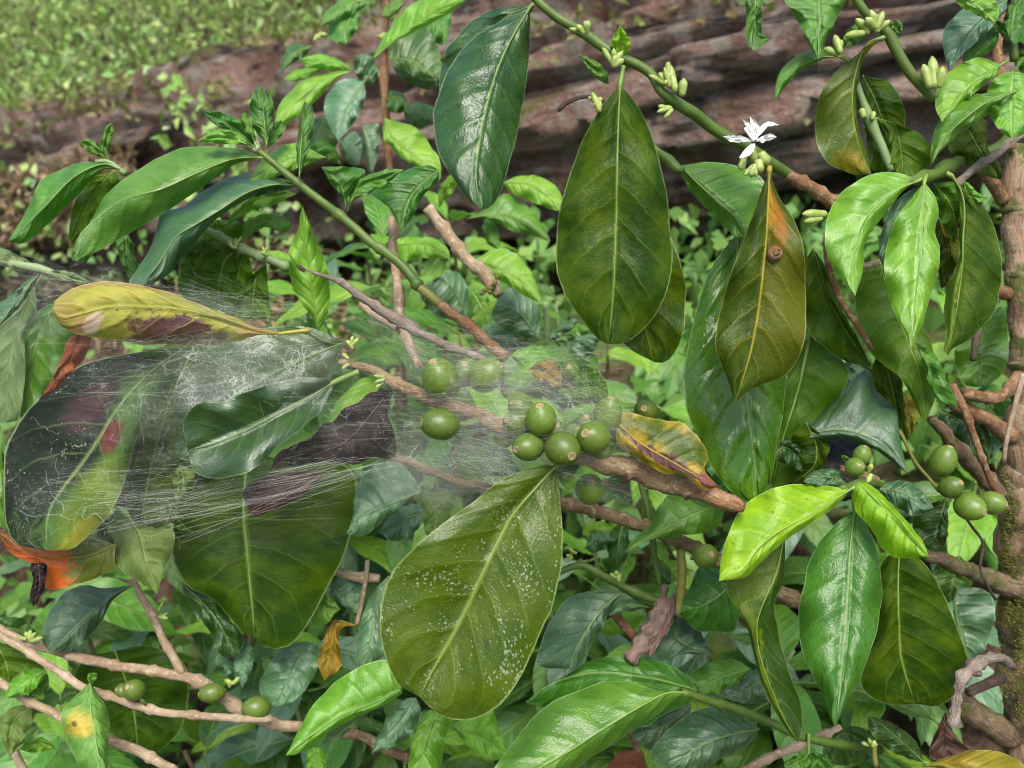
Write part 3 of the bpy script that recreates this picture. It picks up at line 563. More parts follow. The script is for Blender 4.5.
lf(T, 'p8', 'bushdark', 63, 63, '520,520 500,600 480,700', '430,560 420,660', '560,570 560,660')
lf(T, 'q8', 'deep', 58, 57, '606,682 520,602 440,532 370,488', '572,598 510,540 432,500', '500,652 420,602 374,542', da=1, pet='640,690')
lf(T, 'q8', 'bushdark', 62, 61, '200,640 260,560 350,590 420,640', '230,560 330,530 400,590', '220,690 330,690')
# dried hanging leaf
T = thing('dead_leaf', 'blackish maroon dead leaf hanging below the broad olive leaf', 'dead leaf', P(945, 712, .6))
lf(T, 'q8', 'brown', 59, 60, '696,462 692,560 704,672', '665,530 628,622 638,668', '722,540 762,600 794,634', name='blade')
T = thing('dead_leaf', 'small orange fallen leaf at the bottom edge below the large pale shining leaf', 'dead leaf', P(622, 762, .72))
lf(T, None, 'rust', 72, 70, '650,775 630,762 605,768', '640,752 620,752', '640,780 615,782', name='blade', n=14)
T = thing('bare_twig', 'thin pinkish twig low behind the end of the bottom shoot', 'twig', P(790, 748, .66), 'bare coffee twigs')
stem(T, 'stem', None, '735,775 770,757 800,745 840,728', [4, 4.2, 4.4, 4.4], [66, 66, 66.5, 67], M_pink, nodes=34, jit=.1)
T = thing('dead_twig', 'short reddish brown dead twig leaning behind the large pale shining leaf', 'twig', P(640, 745, .74))
stem(T, 'stem', None, '618,700 630,730 640,755 648,790', [3, 3.4, 3.6, 4], 74, M_rbrown, nodes=30)
T = thing('yellowing_leaf', 'large yellow-olive leaf arching up from the bottom right corner', 'leaf', P(925, 764, .52))
lf(T, 'q8', 'yelolive', 51, 47, '602,696 690,692 800,735 900,790 1000,850', '660,674 752,642 850,629 945,645 1030,710', '690,715 760,790 860,850', da=1.4, db=.6, rib=2.4, name='blade', bulge=-.8)
# =================================================================== berry branch in the middle
T = thing('berry_branch', 'brown coffee branch with green berry clusters and one very large hanging leaf', 'branch', P(580, 455, .5), 'coffee branches in front')
stem(T, 'stem', None, '340,362 372,370 396,384 430,398 470,413 505,427 545,442 580,455 620,467 660,480 700,492 728,502 744,508', [4, 4.5, 6, 6.5, 8, 7.5, 9, 9.5, 11, 10, 9.5, 8.5, 4],
     [52, 51, 50.5, 50.3, 50, 50, 50, 50, 50, 50, 49.5, 49.2, 49], M_brown, nodes=62, jit=.22, sides=14)
stem(T, 'stem', None, '706,493 728,502 743,509', [9.3, 8.6, 5], [49.1, 48.8, 48.6], M_rbrown)
lf(T, None, 'olivespk', 48.6, 47.2, '556,466 533,491 511,517 489,560 468,605 450,640 434,668 420,697', '535,466 498,482 476,500 455,515 432,532 410,552 390,575 380,612 382,645 390,668 398,684',
   '559,480 560,503 563,539 561,572 552,605 541,632 529,660 516,685 499,706 476,719 449,719 432,709', da=-1.1, db=-.7, bulge=-.5, pet='562,458', petd=49.5, rib=3.0, wave=.25, label='very large olive leaf speckled with white dust')
lf(T, 'b3', 'olive2', 50, 49.5, '160,414 212,412 256,402 297,426', '196,394 220,346 258,352 290,388', '188,446 240,449 282,442', da=.4, n=18, label='curled green leaf above the berries')
lf(T, 'b3', 'amber', 51, 50.5, '75,355 120,362 168,398', '110,335 146,330 168,360', '108,386 150,402', n=16)
lf(T, 'b3', 'olive2', 51.5, 51.5, '85,395 140,430 220,450', '110,380 180,405', '120,430 180,460')
lf(T, 'b3', 'bright', 53, 52, '28,316 100,322 180,332 248,340', '62,296 130,290 192,304', '60,346 130,340 200,348', da=1.2)
lf(T, 'b3', 'purpyel', 48.8, 47.8, '318,500 390,560 460,602 530,642 600,676', '340,470 420,490 500,504 552,550 569,595 562,634', '322,560 380,602 452,642 500,644 562,684', da=.8, db=.5, rib=2, wave=.35, label='yellow and purple blotched leaf lying along the branch')
for (x, y, r, d, ax, el) in ((440, 378, 18, 49.5, (-.3, .8, -.5), 1.08), (486, 375, 15.5, 49.6, (.7, .5, -.4), 1.15), (465, 373, 13, 51.5, (0, .6, -.7), 1.1), (440, 424, 15, 48.8, (-.9, .1, -.3), 1.22), (521, 408, 12, 51, (-.6, .4, -.6), 1.1),
                             (518, 424, 13.5, 49.6, (-.7, .3, -.7), 1.1), (541, 419, 16, 48.2, (-.1, .8, -.55), 1.05), (528, 447, 13.5, 48.2, (-.8, -.1, -.7), 1.1), (563, 449, 16.5, 47.4, (.45, -.35, -.8), 1.05),
                             (588, 426, 13, 50, (-.2, .6, -.7), 1.1), (607, 416, 14, 48.8, (.2, .9, -.4), 1.35), (593, 438, 16, 48, (-.5, .3, -.8), 1.08), (571, 371, 11, 50.6, (-.2, .3, -.9), 1.2), (646, 411, 12, 53, (-.3, .2, -.9), 1.1), (590, 489, 14, 52, (0, .5, -.8), 1.15)):
    berry(T, x, y, r, d, ax, el, stalk=(x + (8 if x < 560 else -4), y + 12))
stem(T, 'berry_stalk', None, '456,424 468,423 480,420', [2.5, 3.5, 3], 49.2, M_green, jit=.3)
buds(T, 385, 379, 51, 5, (-1, .2), 11, 2.4); buds(T, 352, 349, 51, 4, (0, -1), 11, 2.6); buds(T, 348, 362, 51, 2, (-1, 0), 9, 2.6)
for (x, y, r_, d_) in ((552, 432, 13, 50.2), (576, 436, 13, 50), (505, 437, 10, 50.6), (452, 384, 10, 51.4), (600, 452, 11, 50)): berry(T, x, y, r_, d_, (.2, .4, -.7), 1.1)
lf(T, 'p3', 'sheen', 51.3, 50.0, '622,166 520,230 400,290 280,350 170,395 70,425', '600,147 480,147 350,180 250,215 190,241 110,244 50,310', '626,182 562,290 450,380 380,440 300,508 170,532 90,500', da=-1.1, db=-1.7, pet='725,120', petd=51.3, rib=2.6, bulge=-.4, label='dark leaf with a silver sheen under the web')
# =================================================================== dead leaves caught in the web
T = thing('dead_leaf', 'black shrivelled dead leaf caught in the web left of the berries', 'dead leaf', P(392, 382, .505))
lf(T, 'b2', 'black', 51.2, 52.2, '405,375 385,405 330,480 250,560 100,614', '375,412 330,418 296,446 258,462 228,496 196,508 165,546 128,560 98,594', '383,440 378,480 396,530 402,592 372,600 335,596 290,616 205,608 120,622', da=.9, db=.4, wave=.9, rib=2.6, bulge=-.5, name='blade')
T = thing('dead_leaf', 'reddish brown dead leaf under the black one, lying on the large olive leaf', 'dead leaf', P(320, 475, .53))
lf(T, 'p3', 'brown', 52.4, 52, '590,510 480,555 390,605 300,642', '500,505 400,512 340,540 278,582', '530,585 442,632 382,662 318,677', da=.5, db=.3, wave=.3, name='blade')
lf(T, 'p3', 'brown', 52.8, 52.8, '560,420 480,440 400,480 380,500', '500,400 420,430', '520,470 440,490', n=14, rib=0, name='blade')
T = thing('dead_leaf', 'grey-brown rolled dead leaf hanging above the bottom shoot', 'dead leaf', P(660, 590, .62))
V, Fc, U = [], [], []
q = spline([(x, y, d) for (x, y), d in zip(pts('555,400 552,440 545,490 520,550 480,610 440,665 420,690', 'q6'), (60, 60, 59.6, 59.2, 59, 58.6, 58.6))], 26)
tube_geo([P(x, y, d / 100) for x, y, d in q], [(1.5 + 8.5 * min(1, i / 9) * (1 - .35 * max(0, (i - 14) / 12)) + 1.8 * math.sin(i * 1.3)) * .59 / F for i in range(27)], 18, V, Fc, U, .22, 4)
mesh_obj('blade', V, Fc, LM['curl'], T, V[0], U)
lf(T, 'q6', 'curl', 59, 58.5, '590,430 575,500 540,580 500,680', '560,470 530,560 480,640', '602,470 580,560 530,640', n=16)
# =================================================================== left: leaves under the web
T = thing('coffee_branch', 'web-covered coffee branch at the left edge with a half blackened leaf', 'branch', P(45, 270, .53), 'coffee branches in front')
stem(T, 'stem', 'p1', '-60,15 0,40 100,65 160,76 240,100 340,125', [4, 4, 4, 4.5, 3, 2], 53.5, M_gpale, jit=.1)
lf(T, 'p1', 'yellow', 51, 49.5, '500,310 440,318 390,300'.replace('500,310 440,318 390,300', '1100,318 1020,322 940,300 800,250 640,222 480,216 400,222 300,250 240,258 203,226'),
   '1000,300 930,272 850,240 760,205 640,160 500,128 400,121 300,138 225,182 197,218', '980,330 920,350 840,365 760,370 640,362 541,365 450,348 350,334 260,308 214,272', da=.9, db=1.0, bulge=-.6, pet='1190,308', petd=51.5, rib=2, wave=.3, label='yellow leaf with a purple-brown patch, webbed over')
lf(T, 'p1', 'rust', 51, 52.5, '306,318 272,400 222,480 150,573', '264,340 234,420 190,512', '349,332 322,420 266,480 212,538', da=.4, db=.3, rib=1.2, label='orange-brown withered strip')
lf(T, None, 'blackpatch', 54, 53, '187,346 156,367 130,393 112,417 97,443 78,469 60,492 48,515 46,550', '150,350 112,357 78,367 39,398 16,427 5,450 4,502 8,530 18,545', '177,370 161,401 146,422 135,443 130,466 118,497 107,518 91,533 72,549', da=.8, db=.5, bulge=-.6, rib=2.0, label='green leaf mostly turned black, with red blotches')
lf(T, 'p2', 'orange', 56, 54.6, '445,400 330,445 210,450 110,430 -10,350', '330,370 210,385 110,385 50,365', '440,440 432,500 300,552 180,573 172,490 90,462 30,422', da=.5, db=.4, label='leaf with a bright orange end')
lf(T, 'p2', 'black', 54.4, 54, '147,472 152,540 142,590 128,640', '117,478 126,540 114,600', '180,478 172,560 149,612', n=16, rib=1, wave=.3, label='black curled shred')
lf(T, 'p2', 'matte', 56.5, 55.5, '450,258 530,350 562,470 606,593', '411,320 440,400 456,490 540,546', '522,318 600,340 669,350 656,440 622,522', da=.3, db=.3, label='dull light green leaf')
lf(T, 'p2', 'matte', 56, 56, '690,95 704,160 685,242', '668,130 667,200', '748,122 718,180', n=16, rib=1)
lf(T, 'p2', 'olive', 57, 57, '640,230 690,310 752,368', '640,280 690,350', '690,270 725,330', n=14, rib=1)
lf(T, 'p4', 'olive', 59, 58, '340,-110 325,20 322,150 335,280 345,400 355,500 362,600', '230,-80 100,0 60,120 47,280 85,380 110,412 200,458 272,530 320,590', '480,-80 640,-90 745,-30 758,80 722,250 652,400 562,562 492,641 400,641', da=.8, db=.5, bulge=-.6, rib=3.6, wave=.3, label='very large dark olive leaf with a yellow midrib, bottom of the web')
lf(T, 'p4', 'deep', 60, 60, '82,395 170,480 232,562 292,684', '105,462 190,582 228,668', '202,458 272,540 322,612', label='dark curled lower edge')
lf(T, 'p2', 'olive', 58.5, 59, '540,-60 560,60 540,160 470,260', '500,60 470,160 440,240', '680,-20 690,120 660,250 560,300', da=.4)
lf(T, None, 'deep', 57, 56.5, '345,342 290,365 230,400 175,455', '300,326 240,335 180,375', '320,385 260,425 205,465', label='dark leaf behind the tangled silk')
lf(T, None, 'olive', 58, 58, '200,335 170,400 150,470 140,530', '160,350 130,430 125,500', '225,390 205,460 175,520')
lf(T, 'p2', 'olive', 58, 57, '400,300 430,400 440,470 420,500', '370,340 390,440', '470,350 470,450')
lf(T, 'p1', 'pale', 57, 57, '130,120 60,330 30,500 20,662', '60,220 0,300 -60,450 -40,640', '142,250 96,330 96,480 72,642', label='pale leaf behind the web')
lf(T, 'p1', 'mid', 58, 57.5, '250,170 160,300 120,450 96,650', '150,232 94,330 88,480 72,622', '310,240 270,380 220,500 140,600')
lf(T, 'p2', 'mid', 54.5, 55, '-30,-80 -5,60 8,200 36,342', '-90,50 -60,200 -5,322', '4,-50 18,80 24,200')
lf(T, 'p1', 'pale', 54, 53, '160,74 80,48 0,18 -60,0', '90,30 0,-10', '100,80 0,55', rib=1, da=.6)
lf(T, 'p1', 'teal', 54, 51, '170,82 110,132 58,202 -5,290', '100,118 38,178 -25,225', '122,152 72,222 20,272', da=.7, db=.7)
lf(T, 'p1', 'pale', 53.6, 53, '165,78 250,98 352,132', '250,78 322,106', '230,116 300,132', n=14, rib=1)
# =================================================================== left leafy shoot
T = thing('leafy_shoot', 'green coffee shoot at the left with long arching leaves, its stem turning red-brown', 'shoot', P(334, 211, .56), 'leafy coffee shoots')
stem(T, 'stem', None, '258,150 272,162 297,183 334,211 370,241 403,268 420,288', [3, 3.6, 4, 4.4, 4.6, 5, 5.2], [56, 56, 56, 55.5, 55, 54.5, 54], M_green, nodes=52, jit=.06)
stem(T, 'stem', None, '416,284 432,298 442,306', [5.2, 5, 4.6], [54.1, 53.9, 53.7], M_olivestem, jit=.08)
stem(T, 'stem', None, '440,304 456,316 476,331 490,345 504,358', [4.8, 4.8, 5.2, 5, 5.6], [53.7, 53.4, 53, 52.6, 52.2], M_rbrown, nodes=17, jit=.15)
stem(T, 'side_shoot', 'q2', '105,150 150,185 290,265 400,325 470,355 540,385 612,416', [3, 3.4, 3.8, 4.4, 4.6, 4.6, 4.4], [60, 60, 60, 60, 60, 60, 60], M_gpale, nodes=24, jit=.08)
lf(T, 'a1', 'mid', 56, 53, '725,432 640,436 540,475 440,520 340,545 260,600 212,655 207,708', '650,407 540,402 450,424 360,478 300,525 262,580', '650,450 580,495 480,565 380,625 290,678 230,702', da=2.0, db=1.4, bulge=-.3, pet='740,440', rib=1.8, label='long arching leaf, topmost of the two')
lf(T, 'q2', 'teal', 57, 53.5, '625,98 550,95 450,125 340,195 240,255 170,300 110,400 60,460 40,492', '540,64 420,57 300,105 200,180 122,202 98,280 72,350 20,432 -10,480', '560,112 462,145 335,225 285,280 205,372 145,442 62,485', da=2.2, db=1.5, bulge=-.4, rib=1.8, label='long bluish arching leaf below it')
lf(T, 'a1', 'mid', 57.5, 55, '330,465 280,450 200,488 130,560 70,620 22,662', '240,443 160,468 110,498 92,535 60,600', '275,470 205,545 135,612 70,666', da=1.4, db=1.2, label='pointed leaf at far left')
lf(T, 'a1', 'olive2', 59, 59, '312,468 252,540 206,640 196,668', '250,492 203,560 189,642', '332,490 302,545 250,612')
lf(T, 'a1', 'green', 59.5, 59, '345,608 346,680 356,768', '318,650 334,722', '357,650 372,710 384,752')
lf(T, 'a1', 'green', 59, 58, '250,600 225,670 200,715', '215,640 195,700', '275,650 240,715', n=14)
lf(T, 'a1', 'green', 56, 56.5, '732,402 725,330 718,238', '690,342 684,300 696,252', '748,345 748,280', da=.5, n=18)
lf(T, 'a1', 'green', 56.5, 56, '702,402 640,352 555,306', '672,340 610,308', '652,372 590,342', n=16)
lf(T, 'a1', 'bright', 55.5, 55, '702,406 620,377 540,388', '652,364 590,356', '652,396 590,395', n=16, label='small yellow-green young leaf')
lf(T, 'a1', 'mid', 55.5, 56, '705,395 685,350 672,308', '672,360 662,320', '700,370 690,325', n=12, m=4)
lf(T, 'a1', 'mid', 56.5, 57.5, '730,408 750,370 770,330', '735,380 750,340', '765,380 785,345', n=14)
lf(T, 'a1', 'bushgreen', 60, 60, '295,435 250,400 215,392', '270,395 240,380', '270,430 235,412', n=12); lf(T, 'a1', 'bushgreen', 60, 60, '292,432 288,390 308,335', '276,400 290,350', '300,410 312,360', n=12)
stem(T, 'side_shoot', 'a1', '265,445 300,445 345,478', 2.6, 60, M_gpale)
lf(T, 'a2', 'green', 55.2, 55.6, '135,488 140,400 150,278', '127,430 131,370 143,300', '152,440 170,380 174,300', da=.6, n=18)
lf(T, 'q1', 'bright', 58, 57, '292,450 180,452 80,490 -5,535', '230,420 150,398 60,448', '222,478 120,516 40,555', da=1.3)
lf(T, 'q1', 'bushdark', 58, 57, '190,560 110,545 40,570 -30,600', '120,530 40,545', '120,580 40,600')
for args in (('405,348 362,390 343,480 340,575', '330,288 240,328 190,400 200,525', '402,400 412,500 402,602'), ('522,398 488,440 474,520 472,615', '440,468 412,540 414,602', '527,450 534,540 532,602'), ('330,228 342,330 330,425', '268,288 232,372 250,440', '425,240 432,300 400,380'), ('300,300 260,400 240,500', '220,330 190,420', '340,380 310,470'), ('440,340 420,420 400,520', '390,400 370,500', '470,420 460,520')):
    lf(T, 'q2', 'olive2', 60.8, 61.5, *args, rib=2)
lf(T, 'q2', 'bright', 58, 56, '722,655 700,500 680,400 665,280 661,172', '690,592 640,520 609,420 614,340 644,270', '762,582 767,480 752,400 722,330 696,260', da=.6, db=.9, bulge=-.5, label='bright green leaf standing upright, tip up')
lf(T, 'q1', 'green', 57, 56, '368,642 348,560 274,487', '412,560 442,500 352,486', '343,592 306,545', da=.4, label='dark half-folded leaf')
lf(T, 'q1', 'mid', 57, 56, '372,662 422,560 502,530 592,497', '408,545 480,510 542,494', '390,622 452,592 532,546', da=.4)
for t_, m_ in (('725,500 650,560 600,640 575,742', '680,480 590,504 500,548 460,585 542,652'),): lf(T, 'q1', 'green', 58.5, 57.5, t_, m_, '722,542 662,602 622,682', da=.5)
lf(T, 'q2', 'bushgreen', 61, 60, '620,240 560,230 470,250 430,310', '560,205 480,215 440,240', '600,280 520,260', n=14)
lf(T, 'q2', 'bright', 61, 60, '640,130 560,130 450,170 360,260', '540,110 440,140', '560,170 460,200', n=16)
for (x, y) in ((235, 248), (265, 258)): buds(T, x, y, 59.5, 4, (-.3, -1), 11, 2)
# =================================================================== bushes behind the left shoot
T = thing('coffee_sapling', 'bushy young coffee plant against the log, left of the glossy bluish hanging leaf', 'young plant', P(392, 330, .86), 'young coffee plants')
stem(T, 'stem', None, '388,-20 386,30 384,80 386,110 390,180 396,240 400,300 400,420', [3, 3, 4, 4, 4, 4, 5, 6], [84, 84, 84, 84, 85, 86, 88, 92], M_rbrown, nodes=50)
for mt, M_, A_, B_, dd in (('bushlight', '515,300 560,390 640,450 700,520 722,542', '582,318 642,340 702,420 732,470 730,540', '513,370 570,442 650,492 702,532', 76), ('bushteal', '440,160 400,220 360,300 340,387', '360,148 298,210 284,270 310,342', '442,220 422,280 382,342', 78),
                     ('bushlight', '390,120 280,160 200,220 130,290 83,368', '300,124 200,160 118,240 98,302', '332,152 262,222 192,292 122,332', 80), ('bushlight', '397,120 330,88 270,84 198,72', '342,74 260,54', '332,116 262,112 200,96', 81), ('bushlight', '300,100 200,132 132,152', '240,100 160,118', '250,130 180,160', 82),
                     ('bushdark', '236,22 160,60 118,132', '160,18 122,70', '212,62 152,96', 82), ('bushteal', '472,170 440,110 402,58', '492,130 472,70 422,54', '420,152 398,100', 82), ('bushteal', '345,385 380,440 420,480', '345,430 390,480', '400,350 430,400', 84), ('bushdark', '300,290 260,360 240,450', '240,310 220,400', '340,380 300,440', 86),
                     ('bushdark', '520,230 560,220 610,250', '540,195 590,210', '530,270 580,280', 83), ('bushdark', '590,260 640,300 700,300', '640,240 700,260', '600,310 660,340', 86), ('bushteal', '430,330 460,420 470,510', '430,400 450,490', '500,330 490,440', 84), ('bushgreen', '350,480 300,420 240,400', '330,420 270,380', '300,460 250,440', 84)):
    lf(T, 'q1', mt, dd, dd - 2, M_, A_, B_, da=1.2, db=.4, n=18, m=4)
for mt, M_, A_, B_, dd in (('bushlight', '335,165 420,90 500,40 610,-12', '368,100 420,30 500,-12', '402,112 482,72 545,38', 72), ('bushdark', '380,160 440,165 482,192 532,218', '398,100 472,68 515,130', '420,190 472,218', 80), ('bushgreen', '300,18 262,70 240,120', '238,38 213,90', '298,70 266,118', 82),
                     ('bushgreen', '335,-5 262,18 195,70', '280,-15 210,30', '300,30 240,60', 82), ('bushgreen', '470,70 520,60 540,110', '490,30 550,40', '490,100 525,125', 82), ('bushgreen', '420,10 390,30 360,45', '400,0 370,20', '410,30 380,50', 83), ('bushdark', '390,180 440,200 520,240', '430,170 500,195', '420,220 480,245', 82)):
    lf(T, 'a2', mt, dd, dd - 2, M_, A_, B_, da=1.2, db=.4, n=18, m=4)
buds(T, 384, 35, 83, 6, (0, 1), 9, 2.4, 1.5); buds(T, 320, 35, 83, 5, (0, 1), 8, 2.2, 1.5)
T = thing('coffee_sapling', 'young coffee plant with ribbed pale green leaves left of the large olive hanging leaf', 'young plant', P(545, 380, .8), 'young coffee plants')
stem(T, 'stem', 'q3', '558,545 562,620 565,700 568,790', [2.6, 3, 3, 3], [72, 73, 74, 76], M_gpale)
for mt, M_, A_, B_, dd in (('bushlight', '262,400 310,392 400,430 482,480 542,552', '370,340 442,360 502,430 532,502', '310,422 400,472 482,522', 72), ('bushteal', '535,690 495,635 445,580 365,555', '542,600 502,530 420,488', '482,682 402,652 352,602', 76), ('bushgreen', '258,225 360,212 472,240 578,312', '330,188 402,128 482,170 542,240', '330,226 432,272 502,288', 78),
                     ('bushlight', '394,88 480,92 560,138 628,192', '452,62 542,66 612,118', '432,130 522,166 592,192', 78), ('bushgreen', '335,218 352,290 378,345', '318,250 335,320', '370,250 385,310', 80), ('bushlight', '-30,330 100,322 192,382', '0,300 120,298 182,340', '0,392 92,376', 74), ('bushteal', '258,602 205,500 150,450 75,500', '268,560 250,470 200,425', '172,612 90,545', 79),
                     ('bushteal', '560,690 642,640 685,615', '600,640 660,610', '600,690 660,650', 74), ('bushteal', '300,660 400,640 480,700 500,740', '340,620 440,640', '330,720 430,750', 80), ('bushgreen', '250,480 290,530 350,640', '240,540 290,640', '320,500 350,570', 82), ('bushgreen', '600,700 660,660 730,650', '640,640 700,630', '640,700 700,690', 78), ('bushlight', '150,180 180,90 215,60', '150,110 190,60', '190,140 220,90', 80),
                     ('bushteal', '620,760 680,700 768,680', '650,700 720,670', '660,780 740,740', 76)):
    lf(T, 'q3', mt, dd, dd - 2, M_, A_, B_, da=1.2, db=.4, n=18, m=4)
T = thing('bare_twig', 'thick beige twig with a mossy broken end below the glossy hanging leaf', 'twig', P(460, 250, .7), 'bare coffee twigs')
stem(T, 'stem', 'q3', '105,180 150,240 195,300 270,392 330,450 378,525', [6, 5.5, 6.5, 6, 7, 5], [70, 70, 69, 68, 67.5, 67], M_pink, nodes=26, jit=.15)
for _ in range(9): bud(T, 484 + 14 * rnd(), 276 + 20 * rnd(), random.uniform(-7, 3), random.uniform(-5, 6), 2.2, 66.5, name='lichen_tuft', mat=M_moss)
T = thing('bare_twig', 'straight pinkish twig rising behind the dead grey twig', 'twig', P(407, 330, .58), 'bare coffee twigs')
stem(T, 'stem', 'b2', '388,-60 392,20 403,120 412,200 435,280 465,352', [3.5, 4.5, 4.6, 5, 5.5, 5], [62, 60, 58, 57, 56.5, 56], M_pink, nodes=40)
stem(T, 'stem', 'b2', '305,175 350,205 405,240', [5, 5.5, 5], [58, 57.5, 57], M_pink)
T = thing('dead_twig', 'dead grey forked twig crossing above the webbed berries', 'twig', P(415, 325, .53))
stem(T, 'stem', 'b2', '132,73 180,92 230,106 262,122 300,152 360,192 422,230 470,256 530,284 590,308 645,326', [1.2, 1.6, 2.4, 4, 4, 4.4, 6, 4.6, 4, 3.6, 3], [51.5, 51.5, 51.8, 52, 52.2, 52.4, 52.4, 52.2, 52, 51.8, 51.5], M_grey, nodes=22, jit=.4)
bud(T, 305, 271, -8, -6, 2.4, 51.4, name='bud', mat=M_dark)
# =================================================================== second branch behind the berries
T = thing('bare_branch', 'bare brown branch behind the berries with one small berry under it', 'branch', P(650, 530, .58), 'coffee branches behind')
stem(T, 'stem', None, '380,452 450,478 520,496 560,502 600,512 645,527 700,550 760,582 805,606 850,640', [4, 4.6, 5.6, 6.4, 6.6, 6.4, 7, 7.4, 7.4, 7], [60, 59, 58, 57.5, 57.5, 58, 58.5, 59.5, 60, 62], M_brown, nodes=55, jit=.3)
berry(T, 706, 556, 11.5, 56, (.2, .3, -.9), 1.05, stalk=(690, 558))
stem(T, 'side_shoot', None, '681,548 681,570 680,595 678,615', [4.5, 4.5, 4.2, 3], 57.5, M_olivestem)
stem(T, 'side_shoot', None, '640,480 650,520 655,560 659,585', [3, 3.4, 3.4, 3], [60, 59.5, 59.5, 59.5], M_green)
stem(T, 'side_shoot', 'q6', '150,355 235,325 330,370 400,410 500,455 560,470', [3, 3.6, 4, 4, 4.4, 4], 60, M_green, nodes=42)
stem(T, 'side_shoot', 'q6', '330,460 370,520 410,570 440,610', [4, 4.5, 4.6, 4.5], 62, M_rbrown)
for mt, M_, A_, B_, dd, lb in (('mid', '790,95 680,125 590,170 510,215 405,280', '742,92 652,63 590,50 538,88 498,170 430,232', '770,166 720,202 622,212 590,227 520,227 450,247', 55.5, 'bright green leaf with a long tip, below the branch'), ('tealspk', '385,435 320,490 270,560 220,640 190,725', '330,422 240,433 168,470 108,560 78,640 70,715', '347,500 302,592 262,652 222,722', 58.5, None), ('green', '860,330 780,430 700,482 612,502', '782,338 690,332 648,420 606,472', '832,562 752,582 680,577 628,532', 60, 'rippled green leaf with a yellow fleck'),
                        ('bushteal', '500,490 420,482 340,520', '440,460 370,470', '440,500 370,520', 60.5, None), ('bushdark', '400,150 380,230 370,330', '340,210 340,300', '420,220 410,300', 63, None), ('bushteal', '250,260 300,230 370,230', '270,210 330,200', '280,280 340,260', 64, None), ('bushlight', '240,210 290,190 370,200', '250,170 320,160', '270,230 340,230', 66, None), ('bushlight', '300,580 380,530 480,520', '330,540 420,500', '350,600 440,570', 68, None), ('bushdark', '500,300 530,340 580,400', '520,290 575,340', '495,340 540,400', 63, None)):
    lf(T, 'q6', mt, dd, dd - 2.2, M_, A_, B_, da=1.6, db=.7, label=lb)
lf(T, 'q7', 'tealspk', 61, 59, '512,85 530,170 592,212 694,248', '572,78 622,110 652,160 684,228', '428,222 470,282 540,252 642,248', da=1.2, label='white-flecked leaf beside the rolled dead leaf')
buds(T, 617, 580, 59, 4, (-.3, -1), 10, 2.4); buds(T, 575, 555, 59, 5, (-1, -.3), 9, 2.2)
# =================================================================== bottom shoot
T = thing('leafy_shoot', 'thin green coffee shoot at the bottom with one large pale shining leaf', 'shoot', P(733, 709, .58), 'leafy coffee shoots')
stem(T, 'stem', None, '682,693 692,695 712,701 733,709 768,722 800,735 835,743 880,750', [4.5, 4, 4, 4.6, 4.2, 4.4, 4.4, 4.8], [56, 56.3, 57, 57.5, 58, 58.5, 59, 60], M_green, nodes=42, jit=.06)
lf(T, None, 'mid', 56, 51, '690,693 676,692 663,694 643,705 621,718 597,733 573,749 540,768 490,798', '665,690 647,684 623,681 599,683 577,691 552,702 532,718 512,745 492,772', '673,702 654,717 634,730 612,745 593,756 577,768 540,787', da=2.2, db=1.6, bulge=-.4, rib=2, label='large pale shining leaf')
lf(T, None, 'green', 58.5, 56.5, '697,690 650,678 600,672 555,682 525,702', '690,678 673,667 651,659 625,656 597,659 573,671 545,688', '693,701 665,714 643,727 600,720 560,712', da=1.6, db=.6, label='dark green leaf behind the pale one')
lf(T, 'q7', 'tealspk', 60.5, 57, '914,588 800,612 700,642 600,692 520,762', '862,556 760,498 660,488 560,540 470,620 408,720', '882,642 802,692 702,742 620,792', da=1.6, db=.6, bulge=-.6, label='dark leaf thickly flecked with white')
lf(T, 'q7', 'tealspk', 62, 60, '1012,300 900,380 800,432 715,442', '912,308 822,368 760,402', '962,452 900,472 802,467', da=1.2)
lf(T, 'q7', 'mid', 62.5, 60.5, '872,314 780,340 700,372 645,430', '802,274 720,278 640,308 588,352', '852,342 790,402 710,438', da=1.0)
lf(T, 'q7', 'tealspk', 62.5, 60.5, '600,480 500,560 400,600 320,620', '560,470 470,520 380,570', '590,520 500,620 420,690', da=1.0)
lf(T, 'q8', 'mid', 58, 56, '120,640 100,665 20,710', '60,655 20,680', '140,690 80,740', n=14, pet='120,560'); lf(T, 'q8', 'mid', 58, 56, '125,640 160,665 225,710', '170,645 220,680', '120,680 180,730', n=14)
stem(T, 'side_shoot', 'q8', '390,590 395,640 400,700', 2.6, 58, M_olivestem); buds(T, 873, 745, 57.5, 4, (0, -1), 10, 2.5, 1.4)
# =================================================================== bare twigs lower left
T = thing('bare_twig', 'upper of two nearly parallel pinkish twigs at the lower left', 'twig', P(150, 668, .6), 'bare coffee twigs')
stem(T, 'stem', 'q4', '-40,185 0,205 110,255 250,292 400,336 560,366 740,392 830,425 900,470 1010,545 1130,590 1230,600', [4.4, 4.4, 4.5, 4.8, 5, 5, 5.2, 6.4, 5.8, 5.8, 5.8, 5], [60, 60, 60, 60, 60, 60, 60, 60, 60.5, 61, 61.5, 62], M_pink, nodes=43, jit=.1)
stem(T, 'side_shoot', 'q4', '552,15 585,80 625,150 660,225 705,310 742,385', [3, 3.5, 4.2, 3.9, 4.1, 4.5], [61, 61, 61, 60.5, 60, 60], M_pink, nodes=35)
lf(T, 'q4', 'tealspk', 61, 58.5, '545,22 470,55 400,110 320,180 240,260 210,296', '430,32 330,22 240,72 188,160 172,252', '462,82 412,172 342,252 285,290', da=1.3, db=.5, pet='560,15', label='dark leaf flecked with white')
